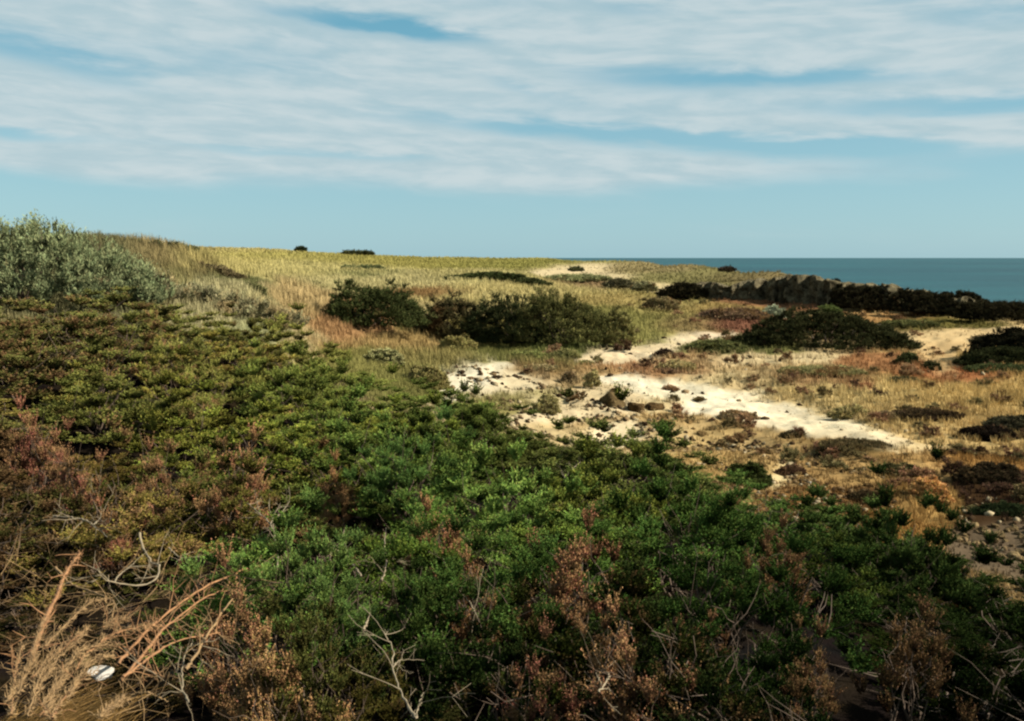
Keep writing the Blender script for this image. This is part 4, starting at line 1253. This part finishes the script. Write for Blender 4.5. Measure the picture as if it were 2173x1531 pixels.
# feathery dry fronds fanning out from the lower left corner
FR = [[(700,960),(640,975),(580,1000)],[(640,1105),(540,1110),(450,1135),(370,1240),(330,1330)],[(600,850),(520,860),(430,930),(340,1020),(250,1110)],
      [(900,1000),(780,1005),(620,1050),(480,1160),(400,1280)],[(620,1160),(520,1190),(440,1290),(380,1400)],[(250,940),(200,1080),(150,1230),(100,1380)],
      [(120,1110),(90,1250),(70,1400),(60,1500)],[(330,1130),(250,1230),(200,1350),(160,1500)],[(460,1060),(330,1180),(240,1300),(180,1440)],[(560,1230),(420,1330),(330,1440),(290,1520)],
      [(700,1400),(620,1450),(560,1510)],[(200,1150),(120,1300),(30,1420)],[(500,1000),(400,1080),(260,1200),(180,1290)],[(380,1260),(300,1380),(250,1500)],[(440,1150),(350,1240),(300,1340),(230,1450)]]
FL = ['short pale frond floating above the others', 'pale frond arching over the white stone', 'long tan frond arching out of the brush', 'longest feathery frond under the rusty branches',
      'pale frond directly left of the white stone', 'steep brown frond at the far left', 'upright pale frond in the bottom left corner', 'tan frond rising from the middle of the straw clump',
      'tan frond sweeping over the straw clump', 'low frond below the white stone', 'short pale frond at the bottom edge right of the white stone', 'short frond on the left edge',
      'rusty frond crossing the shaggy stem', 'short curved frond inside the straw clump', 'tan frond between the straw clump and the white stone']
for q, (fr, lab) in enumerate(zip(FR, FL)):
    branch([C(fr[::-1])], .0045, 'dry feathery ' + lab.replace('frond', 'frond', 1) if 'feathery' not in lab else 'dry ' + lab, M_DEAD if q % 3 else M_RUST, 40 + q, .55, 6, .10, feather=430, name='dry_frond', mat2=M_DEAD)

# the straw clump itself
x, y, z = slope_point(70, 1480, .55)
z += .1
r = np.random.default_rng(5)
nb = 4200
k_ = r.uniform(0, 1, nb)
ang = r.normal(.75, .45, nb)
Lb = r.uniform(.16, .46, nb)
px_ = r.normal(-.08, .15, nb); py_ = r.normal(0, .22, nb)
P0 = np.stack([px_, py_, np.zeros(nb)], 1)
dv = unit(np.stack([np.sin(ang) * .55, r.normal(.25, .3, nb), np.ones(nb)], 1))
segs = 5
W_ = r.uniform(.0018, .0045, nb)
side = unit(np.cross(dv, r.normal(size=(nb, 3))))
Vb = []
for s_ in range(segs):
    t = s_ / (segs - 1)
    p = P0 + dv * (Lb * t)[:, None] + np.stack([.35 * Lb * t ** 2, .05 * Lb * t ** 2, -.35 * Lb * t ** 2.2], 1)
    ww = (W_ * (1 - .75 * t))[:, None]
    Vb.append(np.stack([p - side * ww, p + side * ww], 1))
Vb = np.stack(Vb, 1)        # nb, segs, 2, 3
idx = np.arange(nb * segs * 2).reshape(nb, segs, 2)
Fb = np.stack([idx[:, :-1, 0], idx[:, :-1, 1], idx[:, 1:, 1], idx[:, 1:, 0]], -1).reshape(-1, 4)
cb = lin((182, 146, 92)) * r.uniform(.55, 1.3, nb)[:, None] * np.array([1, 1, 1])
cb = np.repeat(cb, segs * 2, 0)
st = mesh_np('straw_clump', Vb.reshape(-1, 3), Fb, M_BLADE, col=np.clip(cb, 0, .8))
st.location = (x - .05, y, z)
tag(st, 'tangled clump of dry straw in the bottom left corner', 'dry grass clump')
# tangle of thin dead twigs over the clearing
r = np.random.default_rng(77)
tp_ = []
for q in range(420):
    px = r.uniform(-20, 620); py = r.uniform(1090, 1560)
    if px > 430 and r.random() < .6: continue
    x, y, z = slope_point(px, py, .2)
    p0 = np.array([x, y, z + r.uniform(.05, .65)])
    d = unit(np.array([r.normal(.5, .7), r.normal(0, .7), r.normal(.25, .35)])); L = r.uniform(.12, .5)
    t = np.linspace(0, 1, 7)[:, None]
    Q = p0 + d * L * t + unit(r.normal(size=3)) * (t ** 2) * L * .4 + r.normal(size=(7, 3)) * .006 * t
    tp_.append((Q, np.linspace(r.uniform(.0015, .0035), .0008, 7)))
    for b_ in range(2):
        e = unit(d + unit(r.normal(size=3))) * L * .4; j = r.integers(1, 6)
        tp_.append((Q[j] + e * np.linspace(0, 1, 4)[:, None], np.linspace(.0015, .0007, 4)))
V, F = tubes(tp_, 3)
tag(mesh_np('twig_litter', V, F, M_DEAD), 'tangle of thin dead twigs in the dark clearing at the lower left', 'twigs', kind='stuff')
# white stone lying in the brush
x, y, z = slope_point(218, 1452, .65)
ws = bpy.data.objects.new('white_stone', wm); COL.objects.link(ws)
ws.location = (x, y, z + .70); ws.scale = (.085, .055, .045); ws.rotation_euler = (.1, .25, .2)
tag(ws, 'white stone lying in the dry fronds at the lower left', 'stone')
# peat hump that carries the stone and the fronds
print('objects', len(bpy.data.objects))
